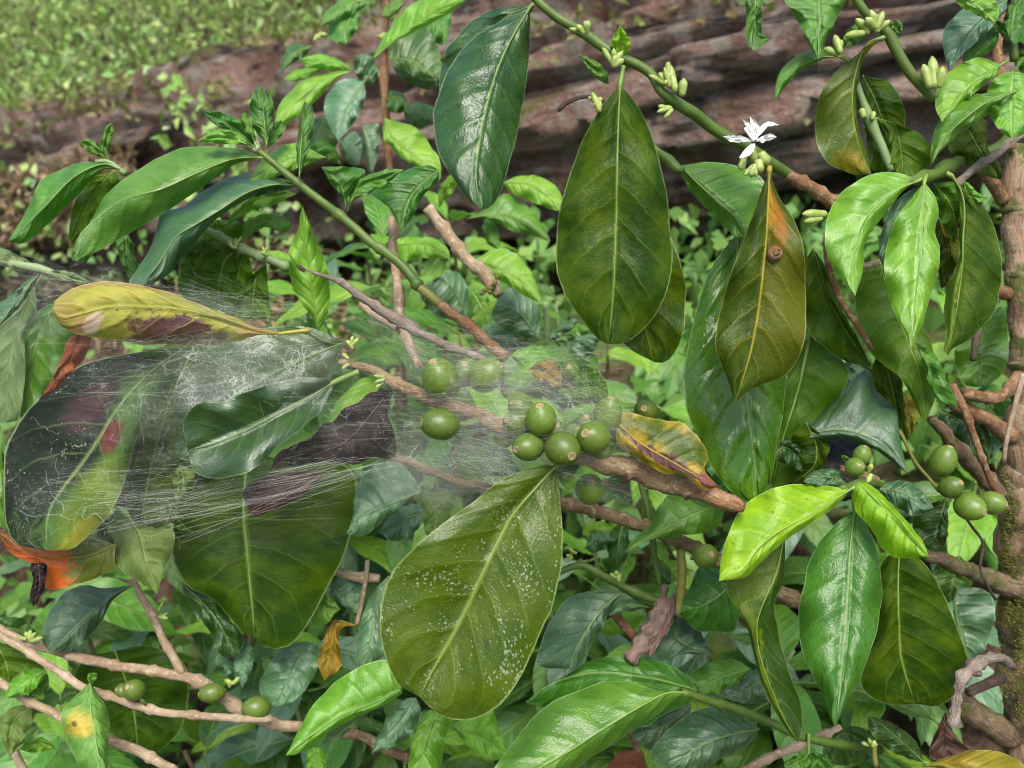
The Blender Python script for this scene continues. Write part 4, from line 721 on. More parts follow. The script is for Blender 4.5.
berry(T, 212, 693, 10, 59, (-.9, 0, -.4), 1.3, stalk=(226, 690)); berry(T, 256, 708, 11.5, 59, (-.9, .1, -.4), 1.25, stalk=(270, 706))
buds(T, 28, 641, 59.5, 5, (0, -1), 12, 2.4, 1.3); buds(T, 232, 685, 60, 4, (.3, -1), 11, 2.4, 1.3); buds(T, 158, 614, 60, 3, (1, -.4), 11, 2)
T = thing('bare_twig', 'lower of two nearly parallel twigs, with a spotted leaf and paired berries', 'twig', P(140, 705, .57), 'bare coffee twigs')
stem(T, 'stem', 'q4', '-30,212 20,236 90,280 210,358 330,430 450,476 590,522 700,546 817,556 960,566 1110,570', [3.4, 3.6, 3.8, 3.9, 4, 4, 4.4, 3.9, 3.9, 3.8, 3.6], [58, 58, 58, 57.5, 57, 57, 57, 57, 57.5, 58, 59], M_pink, nodes=44, jit=.1)
lf(T, 'q4', 'spotted', 56, 53, '368,418 370,520 385,620 405,720 425,800', '290,490 250,552 260,622 300,712 345,790', '410,480 447,560 442,662 440,790', da=.4, db=1.2, bulge=-.4, label='bright green leaf with a yellow spot', pet='375,425')
lf(T, 'q4', 'bright', 56, 55.5, '372,428 370,400 378,377', '356,405 362,382', '392,410 398,385', n=10, m=3, rib=1)
berry(T, 134, 690, 9.5, 56.5, (-.2, .5, -.8), 1.08, stalk=(146, 704)); berry(T, 124, 691, 7.5, 57.3, (-.6, .4, -.7), 1.1, stalk=(140, 702))
lf(T, 'q4', 'olive', 64.5, 64.5, '470,290 520,430 550,560 562,700', '382,308 308,375 318,505 428,622 502,692', '602,268 742,330 772,440 742,602 642,702', label='large olive leaf hanging behind the berries', rib=2.4)
T = thing('bare_twig', 'lowest bare twig in the bottom left corner, under the spotted leaf', 'twig', P(110, 740, .6), 'bare coffee twigs')
stem(T, 'stem', 'q4', '-30,405 10,428 100,482 180,525 250,562 440,652 520,682 620,730 720,780', [4.2, 4.2, 4.2, 4.2, 4.4, 4.6, 5, 4.8, 4.4], 59, M_pink, nodes=44, jit=.1)
lf(T, 'q4', 'bright', 59, 57.5, '192,370 110,410 50,462 15,482', '142,358 70,388 32,440', '187,388 132,452 70,477', da=1.0, n=16)
lf(T, 'q4', 'mid', 60, 59, '195,382 170,450 112,505', '160,400 120,460', '200,430 165,500', n=16)
lf(T, 'q4', 'matte', 60.5, 59, '152,508 70,560 40,640 40,728', '60,518 -5,570 8,652', '142,560 92,650', n=18)
lf(T, 'q4', 'olive2', 62, 62, '-25,245 20,330 42,432', '-60,330 -20,420', '122,300 186,380 122,422'); lf(T, 'q4', 'bushdark', 62, 61, '-30,190 60,200 152,226', '0,153 80,154 132,190', '40,216 102,232')
lf(T, 'q4', 'bright', 62, 61, '230,690 150,665 80,690', '180,645 120,650', '180,700 120,705', n=14); stem(T, 'side_shoot', 'q4', '60,700 80,740 110,800', 4, 61, M_pink)
# =================================================================== bottom centre leaves
T = thing('leafy_shoot', 'shoot with a bright green folded leaf, left of the very large speckled leaf', 'shoot', P(330, 720, .58), 'leafy coffee shoots')
stem(T, 'stem', 'q5', '440,640 520,650 600,690 700,740', [5, 5, 5, 5], 61, M_brown, nodes=40)
lf(T, 'q5', 'bright', 57, 53.5, '668,473 560,530 450,572 360,632 290,682 243,720', '652,420 612,368 520,393 430,448 348,530 298,612 268,672', '672,492 602,537 500,583 402,634 330,694 278,718', da=1.4, db=1.1, bulge=-.4, rib=1.6, label='bright green folded leaf')
lf(T, 'q5', 'pale', 58.5, 57, '560,545 460,610 370,685', '520,540 430,600', '540,575 450,652', n=16)
lf(T, 'q5', 'bushteal', 58.5, 57, '722,508 670,590 612,652 556,718', '682,514 630,560 588,642', '741,560 702,642 630,692', da=.8)
lf(T, 'c2', 'bright', 57, 55, '512,614 482,700 455,800', '486,614 448,690 432,790', '549,632 532,712 512,790', da=.6, db=.6)
lf(T, 'c2', 'bushlight', 60, 58, '555,650 640,690 715,735', '600,622 662,604 684,672', '590,702 660,745', da=.8)
lf(T, 'q5', 'bushteal', 62, 60.5, '320,300 262,420 208,542', '232,320 148,450 165,522', '362,320 352,420 282,512', da=.5)
lf(T, 'q5', 'bushteal', 59.5, 58.5, '622,58 572,180 560,280 530,395', '562,120 520,220 498,372', '622,120 596,200 608,342', da=.4, label='narrow bluish leaf at the edge of the speckled leaf')
lf(T, 'q5', 'bushteal', 62, 61, '408,78 460,140 522,202', '450,58 522,80 527,150', '408,122 470,182', da=.6); lf(T, 'q5', 'bushgreen', 60.5, 60.5, '335,98 380,170 445,182', '360,110 420,150', '320,200 370,250', n=16)
lf(T, 'q5', 'amber', 61, 60.5, '497,240 425,228 410,320 385,447', '420,224 384,290 361,380', '450,252 437,300 447,390', label='small amber dying leaf')
lf(T, 'q5', 'bushteal', 61.5, 60, '95,295 92,380 82,472', '60,330 55,420', '122,330 118,400', n=16); lf(T, 'q5', 'bushteal', 62, 61, '100,440 40,390 -20,370', '60,380 0,340', '60,450 0,410', n=16)
lf(T, 'q5', 'bushlight', 60, 59, '345,690 350,730 360,780', '320,710 325,770', '380,700 388,760', n=14)
stem(T, 'side_shoot', 'q5', '415,40 470,52 540,62 590,68', [4, 5, 5, 4], 61.5, M_pink, nodes=30); stem(T, 'side_shoot', 'q5', '545,0 540,60 525,140 505,240', 2.4, 61, M_pink)
lf(T, 'b2', 'bushteal', 56, 55, '472,690 392,722 300,762 264,805', '440,640 400,607 328,626 290,690 280,760', '440,712 372,768 310,812', da=1.6, db=.6, label='pale bluish leaf with a fold, left of the speckled leaf'); lf(T, 'c2', 'bushteal', 60, 59, '488,60 420,90 352,122', '472,44 402,58', '462,112 400,147', da=.6)
lf(T, 'b2', 'bushteal', 57, 56, '690,545 660,600 640,650', '670,570 630,615', '715,590 725,640', n=16); lf(T, 'b2', 'matte', 57, 56, '480,690 510,760 500,820', '470,720 480,800', '560,700 540,780', n=16)
# =================================================================== spider web
def silk_sheet_mat(name, net, base):
    a = NT(name); uv = a.n('ShaderNodeUVMap').outputs[0]; tc = a.n('ShaderNodeTexCoord').outputs['Object']
    def streak(sx, sy, rot, sc, lo, hi):
        mp = a.n('ShaderNodeMapping'); a.set(mp.inputs[0], uv); mp.inputs['Scale'].default_value = (sx, sy, 1); mp.inputs['Rotation'].default_value = (0, 0, rot)
        return a.step(a.noise(mp.outputs[0], sc, 4, .65, .5), lo, hi)
    big = a.step(a.noise(tc, 28, 4, .6), .3, .7)
    f = a.ma('ADD', a.ma('MULTIPLY', big, base * 1.3), base * .35)
    f = a.ma('ADD', f, a.ma('MULTIPLY', streak(1.6, 34, .08, 1.0, .45, .8), .20))
    f = a.ma('ADD', f, a.ma('MULTIPLY', streak(2.4, 60, -.22, 1.3, .5, .8), .16))
    f = a.ma('ADD', f, a.ma('MULTIPLY', a.step(a.noise(tc, 420, 3, .6), .6, .75), .12))
    wn = a.n('ShaderNodeTexNoise'); a.set(wn.inputs['Vector'], tc); wn.inputs['Scale'].default_value = 60; wn.inputs['Detail'].default_value = 3
    va = a.n('ShaderNodeVectorMath', operation='MULTIPLY_ADD'); a.set(va.inputs[0], wn.outputs['Color']); va.inputs[1].default_value = (.016,) * 3; a.set(va.inputs[2], tc)
    for sc_, wd, am in (((120, .04, .7),) if net < 1 else ((95, .03, .5), (210, .05, .4))):
        vo = a.n('ShaderNodeTexVoronoi', feature='DISTANCE_TO_EDGE'); a.set(vo.inputs['Vector'], va.outputs[0]); vo.inputs['Scale'].default_value = sc_
        f = a.ma('ADD', f, a.ma('MULTIPLY', a.ma('MULTIPLY', a.step(vo.outputs['Distance'], wd, 0), a.step(a.noise(tc, 55, 2), .42, .6)), am * net))
    sp = a.n('ShaderNodeSeparateXYZ'); a.set(sp.inputs[0], uv); rag = a.ma('MULTIPLY', a.ma('SUBTRACT', a.noise(tc, 45, 4, .6), .5), .55)
    def edge(x): return a.ma('MULTIPLY', a.ma('MULTIPLY', a.step(x, 0, .2), a.step(x, 1, .8)), a.ma('MULTIPLY', a.step(a.ma('ADD', x, rag), .02, .30), a.step(a.ma('SUBTRACT', x, rag), .98, .70)))
    f = a.ma('MULTIPLY', f, a.ma('MULTIPLY', edge(sp.outputs[0]), edge(sp.outputs[1])))
    oi = a.n('ShaderNodeAttribute', attribute_type='OBJECT', attribute_name='color'); sc_ = a.n('ShaderNodeSeparateColor'); a.set(sc_.inputs[0], oi.outputs['Color'])
    f = a.ma('MULTIPLY', f, sc_.outputs[0], clamp=True)
    df = a.n('ShaderNodeBsdfDiffuse'); df.inputs[0].default_value = (.5, .52, .45, 1)
    tl = a.n('ShaderNodeBsdfTranslucent'); tl.inputs[0].default_value = (.5, .52, .45, 1)
    ad = a.n('ShaderNodeMixShader'); ad.inputs[0].default_value = .4; a.t.links.new(df.outputs[0], ad.inputs[1]); a.t.links.new(tl.outputs[0], ad.inputs[2])
    tp = a.n('ShaderNodeBsdfTransparent'); mx = a.n('ShaderNodeMixShader'); a.set(mx.inputs[0], f)
    a.t.links.new(tp.outputs[0], mx.inputs[1]); a.t.links.new(ad.outputs[0], mx.inputs[2])
    return a.done(mx.outputs[0])
M_sheet = silk_sheet_mat('spider silk sheet', .9, .10); M_net = silk_sheet_mat('tangled spider silk', 1.7, .14)
a = NT('spider silk strand'); M_silk = a.done(a.pbsdf((.75, .76, .70), .5, None, .3))
T = thing('spider_web', 'grey spider web of silk sheets wrapped round the left branches and berries', 'spider web', P(260, 420, .5))
def sheet(top, bot, dt, db, dens, name='silk_sheet', nx=40, ny=16):
    a_, b_ = spline(pts(top), nx), spline(pts(bot), nx); V, Fc, U = [], [], []; sd_ = random.uniform(0, 50)
    for i in range(nx + 1):
        for j in range(ny + 1):
            s = j / ny; x = a_[i][0] + (b_[i][0] - a_[i][0]) * s; y = a_[i][1] + (b_[i][1] - a_[i][1]) * s
            d = dt[0] + (dt[1] - dt[0]) * i / nx; d += (db[0] + (db[1] - db[0]) * i / nx - d) * s
            d += .5 * mn.noise(Vector((i * .12, j * .2, sd_))); V.append(P(x, y, d / 100)); U.append((i / nx + sd_, s)); U[-1] = (i / nx, s)
    for i in range(nx):
        for j in range(ny): b = i * (ny + 1) + j; Fc.append((b, b + 1, b + ny + 2, b + ny + 1))
    o = mesh_obj(name, V, Fc, M_sheet, T, V[0], U); o.color = (dens, dens, dens, 1); return o
def S(top, bot, dt, db, dens, mat=None):
    o = sheet(top, bot, dt, db, dens)
    if mat: o.data.materials[0] = mat
S('-40,250 60,262 130,300 200,320 350,318', '-40,560 40,560 100,550 160,520 260,505', (52, 50.2), (53, 51.5), .1)
S('80,320 180,325 260,322 330,325 430,340', '110,480 180,500 250,515 330,490 410,480', (50.2, 50), (51, 50), .5)
S('-40,240 40,245 100,255 180,275 310,310', '-40,350 40,355 100,360 180,365 320,352', (51.2, 50), (51.5, 50.5), .75)
S('300,320 400,330 470,335 540,335 600,370 655,420', '330,480 420,500 470,500 520,485 580,490 650,505', (49, 47.2), (50.5, 48.6), .5)
S('350,375 440,390 520,420 600,445 700,475', '330,500 440,530 500,515 560,510 690,520', (50.8, 51.2), (52, 51.5), 1.0)
S('410,340 500,335 550,355 610,380 670,430', '410,440 480,460 530,475 590,480 670,485', (48.2, 46.8), (49.4, 48.0), .55, M_net)
S('-40,420 80,435 160,455 260,455 420,445', '-20,570 90,580 160,585 260,575 410,495', (53, 51), (55, 52.5), .16)
S('370,385 430,395 470,415 510,425 580,450', '340,480 420,520 460,525 510,505 590,490', (52.5, 52.5), (53.5, 53), 1.4)
S('330,300 390,310 450,330 510,340 580,350', '330,400 400,400 460,410 520,400 600,420', (50.6, 49.4), (50, 48.2), .3, M_net)
S('150,335 210,332 260,330 300,330 350,338', '150,425 205,430 250,415 300,395 350,385', (50, 49.8), (50, 49.8), 1.3, M_net)
S('60,330 110,335 150,335 190,345 230,350', '20,440 80,460 120,470 170,450 230,440', (51.2, 50.6), (51.4, 50.8), .36, M_net)
S('-30,420 40,430 100,440 150,440 210,430', '-20,570 40,575 90,570 140,555 220,520', (51.8, 51.2), (51.8, 51.4), .2, M_net)
SV, SF, SU = [], [], []
def strand(p, q, d0, d1, r=.09, sag=2., wig=0, n=10):
    sag += random.uniform(-6, 10); wig += 4.5
    path = []; s_ = random.uniform(0, 99)
    for i in range(n + 1):
        t = i / n; x = p[0] + (q[0] - p[0]) * t + wig * mn.noise(Vector((t * 3, s_, 0))); y = p[1] + (q[1] - p[1]) * t + sag * math.sin(math.pi * t) + wig * mn.noise(Vector((t * 3, s_, 7)))
        path.append(P(x, y, (d0 + (d1 - d0) * t) / 100))
    tube_geo(path, [r / 1000 * random.uniform(.18, .42)] * (n + 1), 3, SV, SF, SU, cap=False)
def flush(label=None):
    global SV, SF, SU
    o = mesh_obj('silk_strands', SV, SF, M_silk, T, SV[0], label=label); o['kind'] = 'stuff'; SV, SF, SU = [], [], []
U_ = random.uniform
for _ in range(60): # straight pulls over the black leaf and below it
    y = random.choice((U_(345, 410), U_(455, 520), U_(480, 520))); strand((U_(30, 170), y + U_(-10, 10)), (U_(160, 345), y + U_(-45, 15)), 50.8, 50, U_(.03, .07), U_(-2, 4))
for _ in range(40): strand((U_(60, 190), U_(490, 545)), (U_(320, 400), U_(455, 475)), 51.5, 49.8, U_(.04, .11), 1)
for _ in range(16): strand((U_(150, 220), U_(270, 300)), (U_(260, 320), U_(300, 330)), 50, 50, U_(.03, .06), 1)
for _ in range(18): strand((U_(-10, 60), U_(255, 300)), (U_(200, 330), U_(290, 345)), 50.5, 50, U_(.03, .06), 2)
flush('straight silk strands')
for _ in range(70): # tangled net above the sheen leaf
    x, y = random.triangular(170, 320, 215), U_(345, 400); a_ = U_(0, 6.3); l = U_(14, 42)
    strand((x, y), (x + math.cos(a_) * l, y + math.sin(a_) * l * .5), 49.8, 49.6, U_(.05, .11), U_(-3, 3), 14, 9)
for _ in range(30):
    x, y = U_(10, 200), U_(430, 545); a_ = U_(0, 6.3); l = U_(12, 50)
    strand((x, y), (x + math.cos(a_) * l, y + math.sin(a_) * l), 51.5, 51.5, U_(.04, .1), U_(-3, 3), 12, 9)
for p_ in ((( 20,512),(75,515)),((75,515),(105,520)),((60,512),(50,470)),((105,520),(112,500)),((190,430),(240,470)),((200,445),(240,470)),((180,465),(240,470)),((215,480),(240,469))): strand(*p_, 51, 50, .16, 2, 8, 10)
flush('tangled silk net')
for _ in range(210): # berries
    x0, y0 = U_(500, 640), U_(345, 470); strand((x0, y0 - 12), (x0 - U_(60, 200), y0 - U_(-30, 40) - 10), 47.6, 49.5, U_(.025, .06), U_(-2, 5))
for _ in range(70): strand((U_(390, 440), U_(400, 470)), (U_(480, 640), U_(450, 495)), 49.8, 50, U_(.025, .06), U_(0, 6))
for _ in range(40): strand((U_(500, 600), U_(335, 360)), (U_(540, 640), U_(390, 450)), 49, 47.5, U_(.025, .06), U_(0, 6))
for _ in range(20): strand((U_(330, 360), U_(270, 330)), (U_(380, 500), U_(350, 380)), 51, 50, U_(.025, .05), U_(0, 6))
for _ in range(22): strand((375 + U_(-10, 60), 305 + U_(-20, 10)), (440 + U_(-20, 20), 268 + U_(-10, 20)), 60, 62, U_(.04, .08), 1)
flush('silk strands stretched over the berries')

# =================================================================== log, ground
def zg(x, y):
    xx = max(-4, min(3, x)); z = .41 + .3 * xx + .175 * max(-1, min(8, y))
    z += .42 * max(0, min(4, y - (2.22 - .33 * x)))
    d_ = y - (1.852 - .33 * x)
    z -= .16 * math.exp(-((d_ + .05) / .32) ** 2) * (1 / (1 + math.exp(-(x + .3) * 5)))       # hollow under the log
    return z + .05 * mn.noise(Vector((x * 1.3, y * 1.3, 0))) + .02 * mn.noise(Vector((x * 5, y * 5, 3)))
LA, LB = P(0, 212, 2.35), P(800, 62, 1.66)
ax = (LB - LA).normalized(); LA2, LB2 = LA - ax * 1.2, LB + ax * 1.3; LL = (LB2 - LA2).length
e1 = ax.cross(Vector((0, 0, 1))).normalized(); e2 = e1.cross(ax)
V, Fc, U = [], [], []; NA, NB = 330, 150
for i in range(NA + 1):
    t = i / NA; c = LA2 + (LB2 - LA2) * t; s = t * LL
    r0 = .205 + .07 * t + .02 * mn.noise(Vector((s * 1.5, 0, 5)))
    for k in range(NB):
        th = 2 * math.pi * k / NB; d = e1 * math.cos(th) + e2 * math.sin(th)
        q = Vector((s * 1.6, math.cos(th) * 2.2, math.sin(th) * 2.2))
        n_ = mn.noise(q * 1.0) * .03
        fq = Vector((s * 1.7 + mn.noise(q * 2) * .5, math.cos(th) * 3.6 + s * .9, math.sin(th) * 3.6)); fz = mn.noise(fq)
        n_ += -.10 * max(0, .22 - abs(fz)) / .22 * (.35 + max(0, mn.noise(q * 1.2 + Vector((4, 4, 4))) + .3))
        fq2 = Vector((s * 6, math.cos(th) * 18, math.sin(th) * 18)); n_ += .020 * abs(mn.noise(Vector((s * 4 + th, math.cos(th) * 6 - s * 2, math.sin(th) * 6)))) - .008 + .010 * mn.noise(fq2) + .009 * mn.noise(fq2 * 3)
        n_ += .03 * (mn.noise(Vector((s * 3, math.cos(th) * 4, math.sin(th) * 4 + 9))) > .18)     # flakes of bark left on
        V.append(c + d * (r0 + n_)); U.append((s, th / 6.283 * 2 if th < math.pi else 2 - th / 6.283 * 2))
for i in range(NA):
    for k in range(NB): k2 = (k + 1) % NB; Fc.append((i * NB + k, i * NB + k2, (i + 1) * NB + k2, (i + 1) * NB + k))
Fc.append(tuple(range(NB))[::-1]); Fc.append(tuple(NA * NB + k for k in range(NB)))
a = NT('old log bark'); tc = a.n('ShaderNodeTexCoord').outputs['Object']; uv = a.n('ShaderNodeUVMap').outputs[0]
mp = a.n('ShaderNodeMapping'); a.set(mp.inputs[0], uv); mp.inputs['Scale'].default_value = (6, 34, 1)
n1 = a.noise(tc, 5, 5, .65); n2 = a.noise(mp.outputs[0], 1.0, 6, .7, .8); n3 = a.noise(tc, 60, 5, .7); n4 = a.noise(tc, 9, 5, .7)
n5 = a.noise(tc, 16, 6, .75, .4); mp2 = a.n('ShaderNodeMapping'); a.set(mp2.inputs[0], uv); mp2.inputs['Scale'].default_value = (1.6, 6, 1); n6 = a.noise(mp2.outputs[0], 1.0, 7, .75, 1.6)
col = a.mix(a.step(n1, .38, .6), (.20, .105, .07), (.33, .205, .15)); col = a.mix(a.step(n5, .48, .62), col, (.37, .31, .26))
col = a.mix(a.ma('MULTIPLY', a.step(n4, .52, .62), .8), col, (.29, .27, .22)); col = a.mix(a.ma('MULTIPLY', a.step(n3, .55, .7), .6), col, (.48, .41, .36))
col = a.mix(a.ma('MULTIPLY', a.step(n2, .42, .34), .6), col, (.035, .02, .015)); col = a.mix(a.ma('MULTIPLY', a.step(n6, .46, .38), .95), col, (.02, .012, .010))
geo = a.n('ShaderNodeNewGeometry'); sp = a.n('ShaderNodeSeparateXYZ'); a.set(sp.inputs[0], geo.outputs['Normal'])
ms = a.ma('MULTIPLY', a.step(a.noise(tc, 7, 5, .7), .52, .64), a.step(sp.outputs[2], .1, .6)); col = a.mix(a.ma('MULTIPLY', ms, .8), col, (.11, .115, .025))
h = a.ma('ADD', a.ma('ADD', a.ma('MULTIPLY', n2, .45), a.ma('MULTIPLY', n6, 1.3)), a.ma('ADD', a.ma('MULTIPLY', n3, .5), a.ma('MULTIPLY', n5, 1.0))); M_log = a.done(a.pbsdf(col, .75, a.bump(h, 1.0, .05), .4))
T = thing('fallen_log', 'big old brown log lying across the bank behind the coffee plants', 'log', LA2 - Vector((0, 0, .2)))
lg = mesh_obj('bark', V, Fc, M_log, T, LA2, U)
# moss tufts and little plants rooted on the log
LEAFQ = []
def small_leaf(V, Fc, p, nrm, l, wd, tang):
    b = len(V); s_ = nrm.cross(tang).normalized() * wd; t_ = tang * l; up = nrm * l * .12
    V += [p, p + t_ * .5 + s_ + up, p + t_ - up * .6, p + t_ * .5 - s_ + up]; Fc += [(b, b + 1, b + 2), (b, b + 2, b + 3)]
def rand_dir(nrm, spread):
    d = Vector((rnd() - .5, rnd() - .5, rnd() - .5)); d = (d - nrm * d.dot(nrm))
    return (nrm + d.normalized() * spread * rnd()).normalized()
def leaf_cloud_mat(name, cols, trans=.3, rough=.5):
    a = NT(name); g = a.n('ShaderNodeNewGeometry').outputs['Random Per Island']
    cr = a.n('ShaderNodeValToRGB'); a.set(cr.inputs[0], g); el = cr.color_ramp.elements
    while len(el) < len(cols): el.new(.5)
    for i, c_ in enumerate(cols): el[i].position = i / (len(cols) - 1); el[i].color = (*c_, 1)
    p = a.pbsdf(cr.outputs[0], rough, None, .4); tr = a.n('ShaderNodeBsdfTranslucent'); a.set(tr.inputs[0], a.mix(.5, cr.outputs[0], (.2, .3, .03)))
    mx = a.n('ShaderNodeMixShader'); mx.inputs[0].default_value = trans; a.t.links.new(p, mx.inputs[1]); a.t.links.new(tr.outputs[0], mx.inputs[2]); return a.done(mx.outputs[0])
M_gc = leaf_cloud_mat('ground cover leaves', [(.17, .35, .06), (.27, .45, .09), (.40, .54, .15), (.2, .40, .11), (.48, .56, .22), (.33, .48, .26)])
M_straw = leaf_cloud_mat('dry litter', [(.17, .10, .06), (.30, .19, .12), (.40, .29, .19), (.24, .14, .10), (.46, .37, .24), (.30, .25, .10), (.33, .19, .14)], .15, .8)
M_ug = leaf_cloud_mat('undergrowth leaves', [(.06, .16, .025), (.11, .25, .05), (.17, .33, .07), (.08, .2, .05), (.25, .4, .09)])
V, Fc = [], []
for _ in range(9000):
    s = rnd() * LL; th = math.pi / 2 + random.gauss(0, .75); d = e1 * math.cos(th) + e2 * math.sin(th)
    if mn.noise(Vector((s * 3.2, th * 2.4, 2))) < (.12 if s > LL * .42 else -.12): continue
    p = LA2 + ax * s + d * (.205 + .07 * s / LL + .012); nr = rand_dir((d + Vector((0, 0, .5))).normalized(), 1.0); small_leaf(V, Fc, p, nr, random.uniform(.012, .032), random.uniform(.004, .010), rand_dir(d, 2.5))
o = mesh_obj('moss', V, Fc, leaf_cloud_mat('log moss', [(.11, .12, .02), (.2, .2, .05), (.10, .17, .03), (.24, .24, .09), (.14, .10, .04)]), T, LA2, smooth=False, label='yellow-green moss and small plants on top of the log'); o['kind'] = 'stuff'
# ground: one sheet to the horizon
def grid(xs, ys):
    V = [(x, y, zg(x, y)) for y in ys for x in xs]; n = len(xs); return V, [(j * n + i, j * n + i + 1, j * n + n + i + 1, j * n + n + i) for j in range(len(ys) - 1) for i in range(n - 1)]
xs = [-60, -40, -25, -15, -10, -7, -5] + [-4 + .08 * i for i in range(88)] + [3.2, 4, 6, 9, 14, 22, 35, 60]
ys = [-40, -25, -14, -8, -5, -3, -2, -1.2, -.8] + [-.5 + .08 * i for i in range(82)] + [6.3, 7, 8, 10, 14, 20, 30, 50, 80]
V, Fc = grid(xs, ys)
a = NT('soil and litter'); tc = a.n('ShaderNodeTexCoord').outputs['Object']; n1 = a.noise(tc, 3, 5, .6); n2 = a.noise(tc, 45, 5, .7)
col = a.mix(a.step(n2, .35, .7), (.035, .022, .014), (.13, .085, .05)); col = a.mix(a.step(n1, .45, .6), col, (.10, .16, .04))
mesh_obj('ground', V, Fc, a.done(a.pbsdf(col, .9, a.bump(n2, 1, .02), .2)))['kind'] = 'structure'
def logd(x, y): return y - (1.852 - .33 * x)
def scatter(name, label, cat, n, test, mat, ls, ws, hgt=0., spread=1.2, flat=2.5):
    V, Fc = [], []
    while n > 0:
        n -= 1; r_ = test()
        if r_ is None: continue
        x, y = r_; z = zg(x, y) + hgt * rnd() ** 1.5
        small_leaf(V, Fc, Vector((x, y, z)), rand_dir(Vector((0, 0, 1)), spread), random.uniform(*ls), random.uniform(*ws), rand_dir(Vector((0, 0, 1)), flat))
    o = mesh_obj(name, V, Fc, mat, smooth=False); tag(o, label, cat, kind='stuff'); return o
def bank():
    x, y = random.uniform(-3.4, 1.6), 1.9 + 3.6 * rnd() ** 1.3; d = logd(x, y)
    return (x, y) if d > .16 + .12 * mn.noise(Vector((x * 3, y * 3, 0))) and mn.noise(Vector((x * 2.2, y * 2.2, 5))) > -.45 else None
scatter('ground_cover', 'small light green leaves carpeting the bank behind the log', 'ground cover', 60000, bank, M_gc, (.014, .044), (.005, .015), .09)
scatter('grass', 'thin pale grass blades and dry bits among the small leaves on the bank', 'grass', 26000, bank, leaf_cloud_mat('grass blades', [(.22, .40, .08), (.36, .50, .15), (.40, .44, .2), (.24, .40, .09), (.32, .28, .14), (.44, .52, .24)]), (.03, .11), (.001, .004), .10, .8, 1.5)
def litter():
    x, y = random.uniform(-2.6, -.05), random.uniform(.8, 2.9); d = logd(x, y); return (x, y) if -.9 < d < .35 and (mn.noise(Vector((x * 3, y * 3, 8))) > -.3) else None
scatter('leaf_litter', 'dry brown straw and dead leaf litter on the ground in front of the log', 'leaf litter', 26000, litter, M_straw, (.015, .06), (.001, .006), .05, 1.0, 4)
V, Fc = [], []
for _ in range(17000):
    s_ = rnd() * LL * .52; th = random.uniform(-.9, .45); d = e1 * math.cos(th) + e2 * math.sin(th)
    if mn.noise(Vector((s_ * 2.6, th * 1.8, 12))) < -.2 + .5 * max(0, s_ / LL - .3) * 5: continue
    p = LA2 + ax * s_ + d * (.225 + .07 * s_ / LL + .02 * rnd()); small_leaf(V, Fc, p, rand_dir(d, .9), random.uniform(.015, .06), random.uniform(.001, .006), rand_dir(d, 5))
o = mesh_obj('leaf_litter', V, Fc, M_straw, smooth=False); tag(o, 'dry brown litter and straw heaped over the left part of the log', 'leaf litter', kind='stuff')
V, Fc = [], []
for _ in range(1700):
    s_ = rnd() * LL * .5; th = random.uniform(-.9, 1.2); d = e1 * math.cos(th) + e2 * math.sin(th)
    if mn.noise(Vector((s_ * 4, th * 3, 22))) < .08: continue
    p = LA2 + ax * s_ + d * (.235 + .07 * s_ / LL + .03 * rnd()); small_leaf(V, Fc, p, rand_dir((d + Vector((0, 0, .6))).normalized(), 1), random.uniform(.015, .04), random.uniform(.006, .014), rand_dir(d, 4))
o = mesh_obj('ground_cover', V, Fc, M_gc, smooth=False); tag(o, 'small yellow-green plants sprouting from the litter on the left part of the log', 'ground cover', kind='stuff')
def under():
    x, y = random.uniform(-1.6, 1.4), random.uniform(.7, 2.2); d = logd(x, y)
    if d > -.02: return None
    if x < -.35 and d > -.5 and rnd() > .10: return None
    return (x, y) if mn.noise(Vector((x * 3.5, y * 3.5, 1))) > -.25 else None
scatter('undergrowth', 'low small-leaved undergrowth below the log and under the coffee plants', 'undergrowth', 16000, under, M_ug, (.016, .045), (.007, .018), .22)
# =================================================================== young coffee plants filling the undergrowth
def sap_leaf_mesh(i, mat):
    random.seed(100 + i); l, wd = 1.0, random.uniform(.16, .21); n, m = 14, 4; V, Fc, U = [], [], []; cur = random.uniform(.25, .6); fold = random.uniform(.15, .4); ph = rnd() * 6
    for a_ in range(n + 1):
        t = a_ / n; wv = wd * (math.sin(math.pi * t ** .9) ** .85) * (1 - .25 * t); x = math.sin(cur * 2 * t) / (cur * 2); z = -(1 - math.cos(cur * 2 * t)) / (cur * 2)
        for j in range(2 * m + 1):
            s = (j - m) / m; V.append((x, s * wv, z + fold * abs(s) * wv - .18 * wv * s * s + .018 * math.sin(t * 17 + ph + s) * abs(s))); U.append((t, .5 + .5 * s))
    for a_ in range(n):
        for j in range(2 * m): b = a_ * (2 * m + 1) + j; Fc.append((b, b + 1, b + 2 * m + 2, b + 2 * m + 1))
    fm = [0] * len(Fc); pth = [Vector(V[a_ * (2 * m + 1) + m]) for a_ in range(n)]; nf = len(Fc); tube_geo([Vector((-.09, 0, .015))] + pth, [.012] + [.010 * (1 - .8 * k / n) for k in range(n)], 5, V, Fc, U); fm += [1] * (len(Fc) - nf)
    o = mesh_obj('leaf', V, Fc, [LM[mat], M_veind], None, (0, 0, 0), U, fm); me = o.data; bpy.data.objects.remove(o); return me
SM = {m_: [sap_leaf_mesh(i * 10 + k, m_) for k in range(3)] for i, m_ in enumerate(('bushdark', 'bushgreen', 'bushlight', 'bushteal'))}
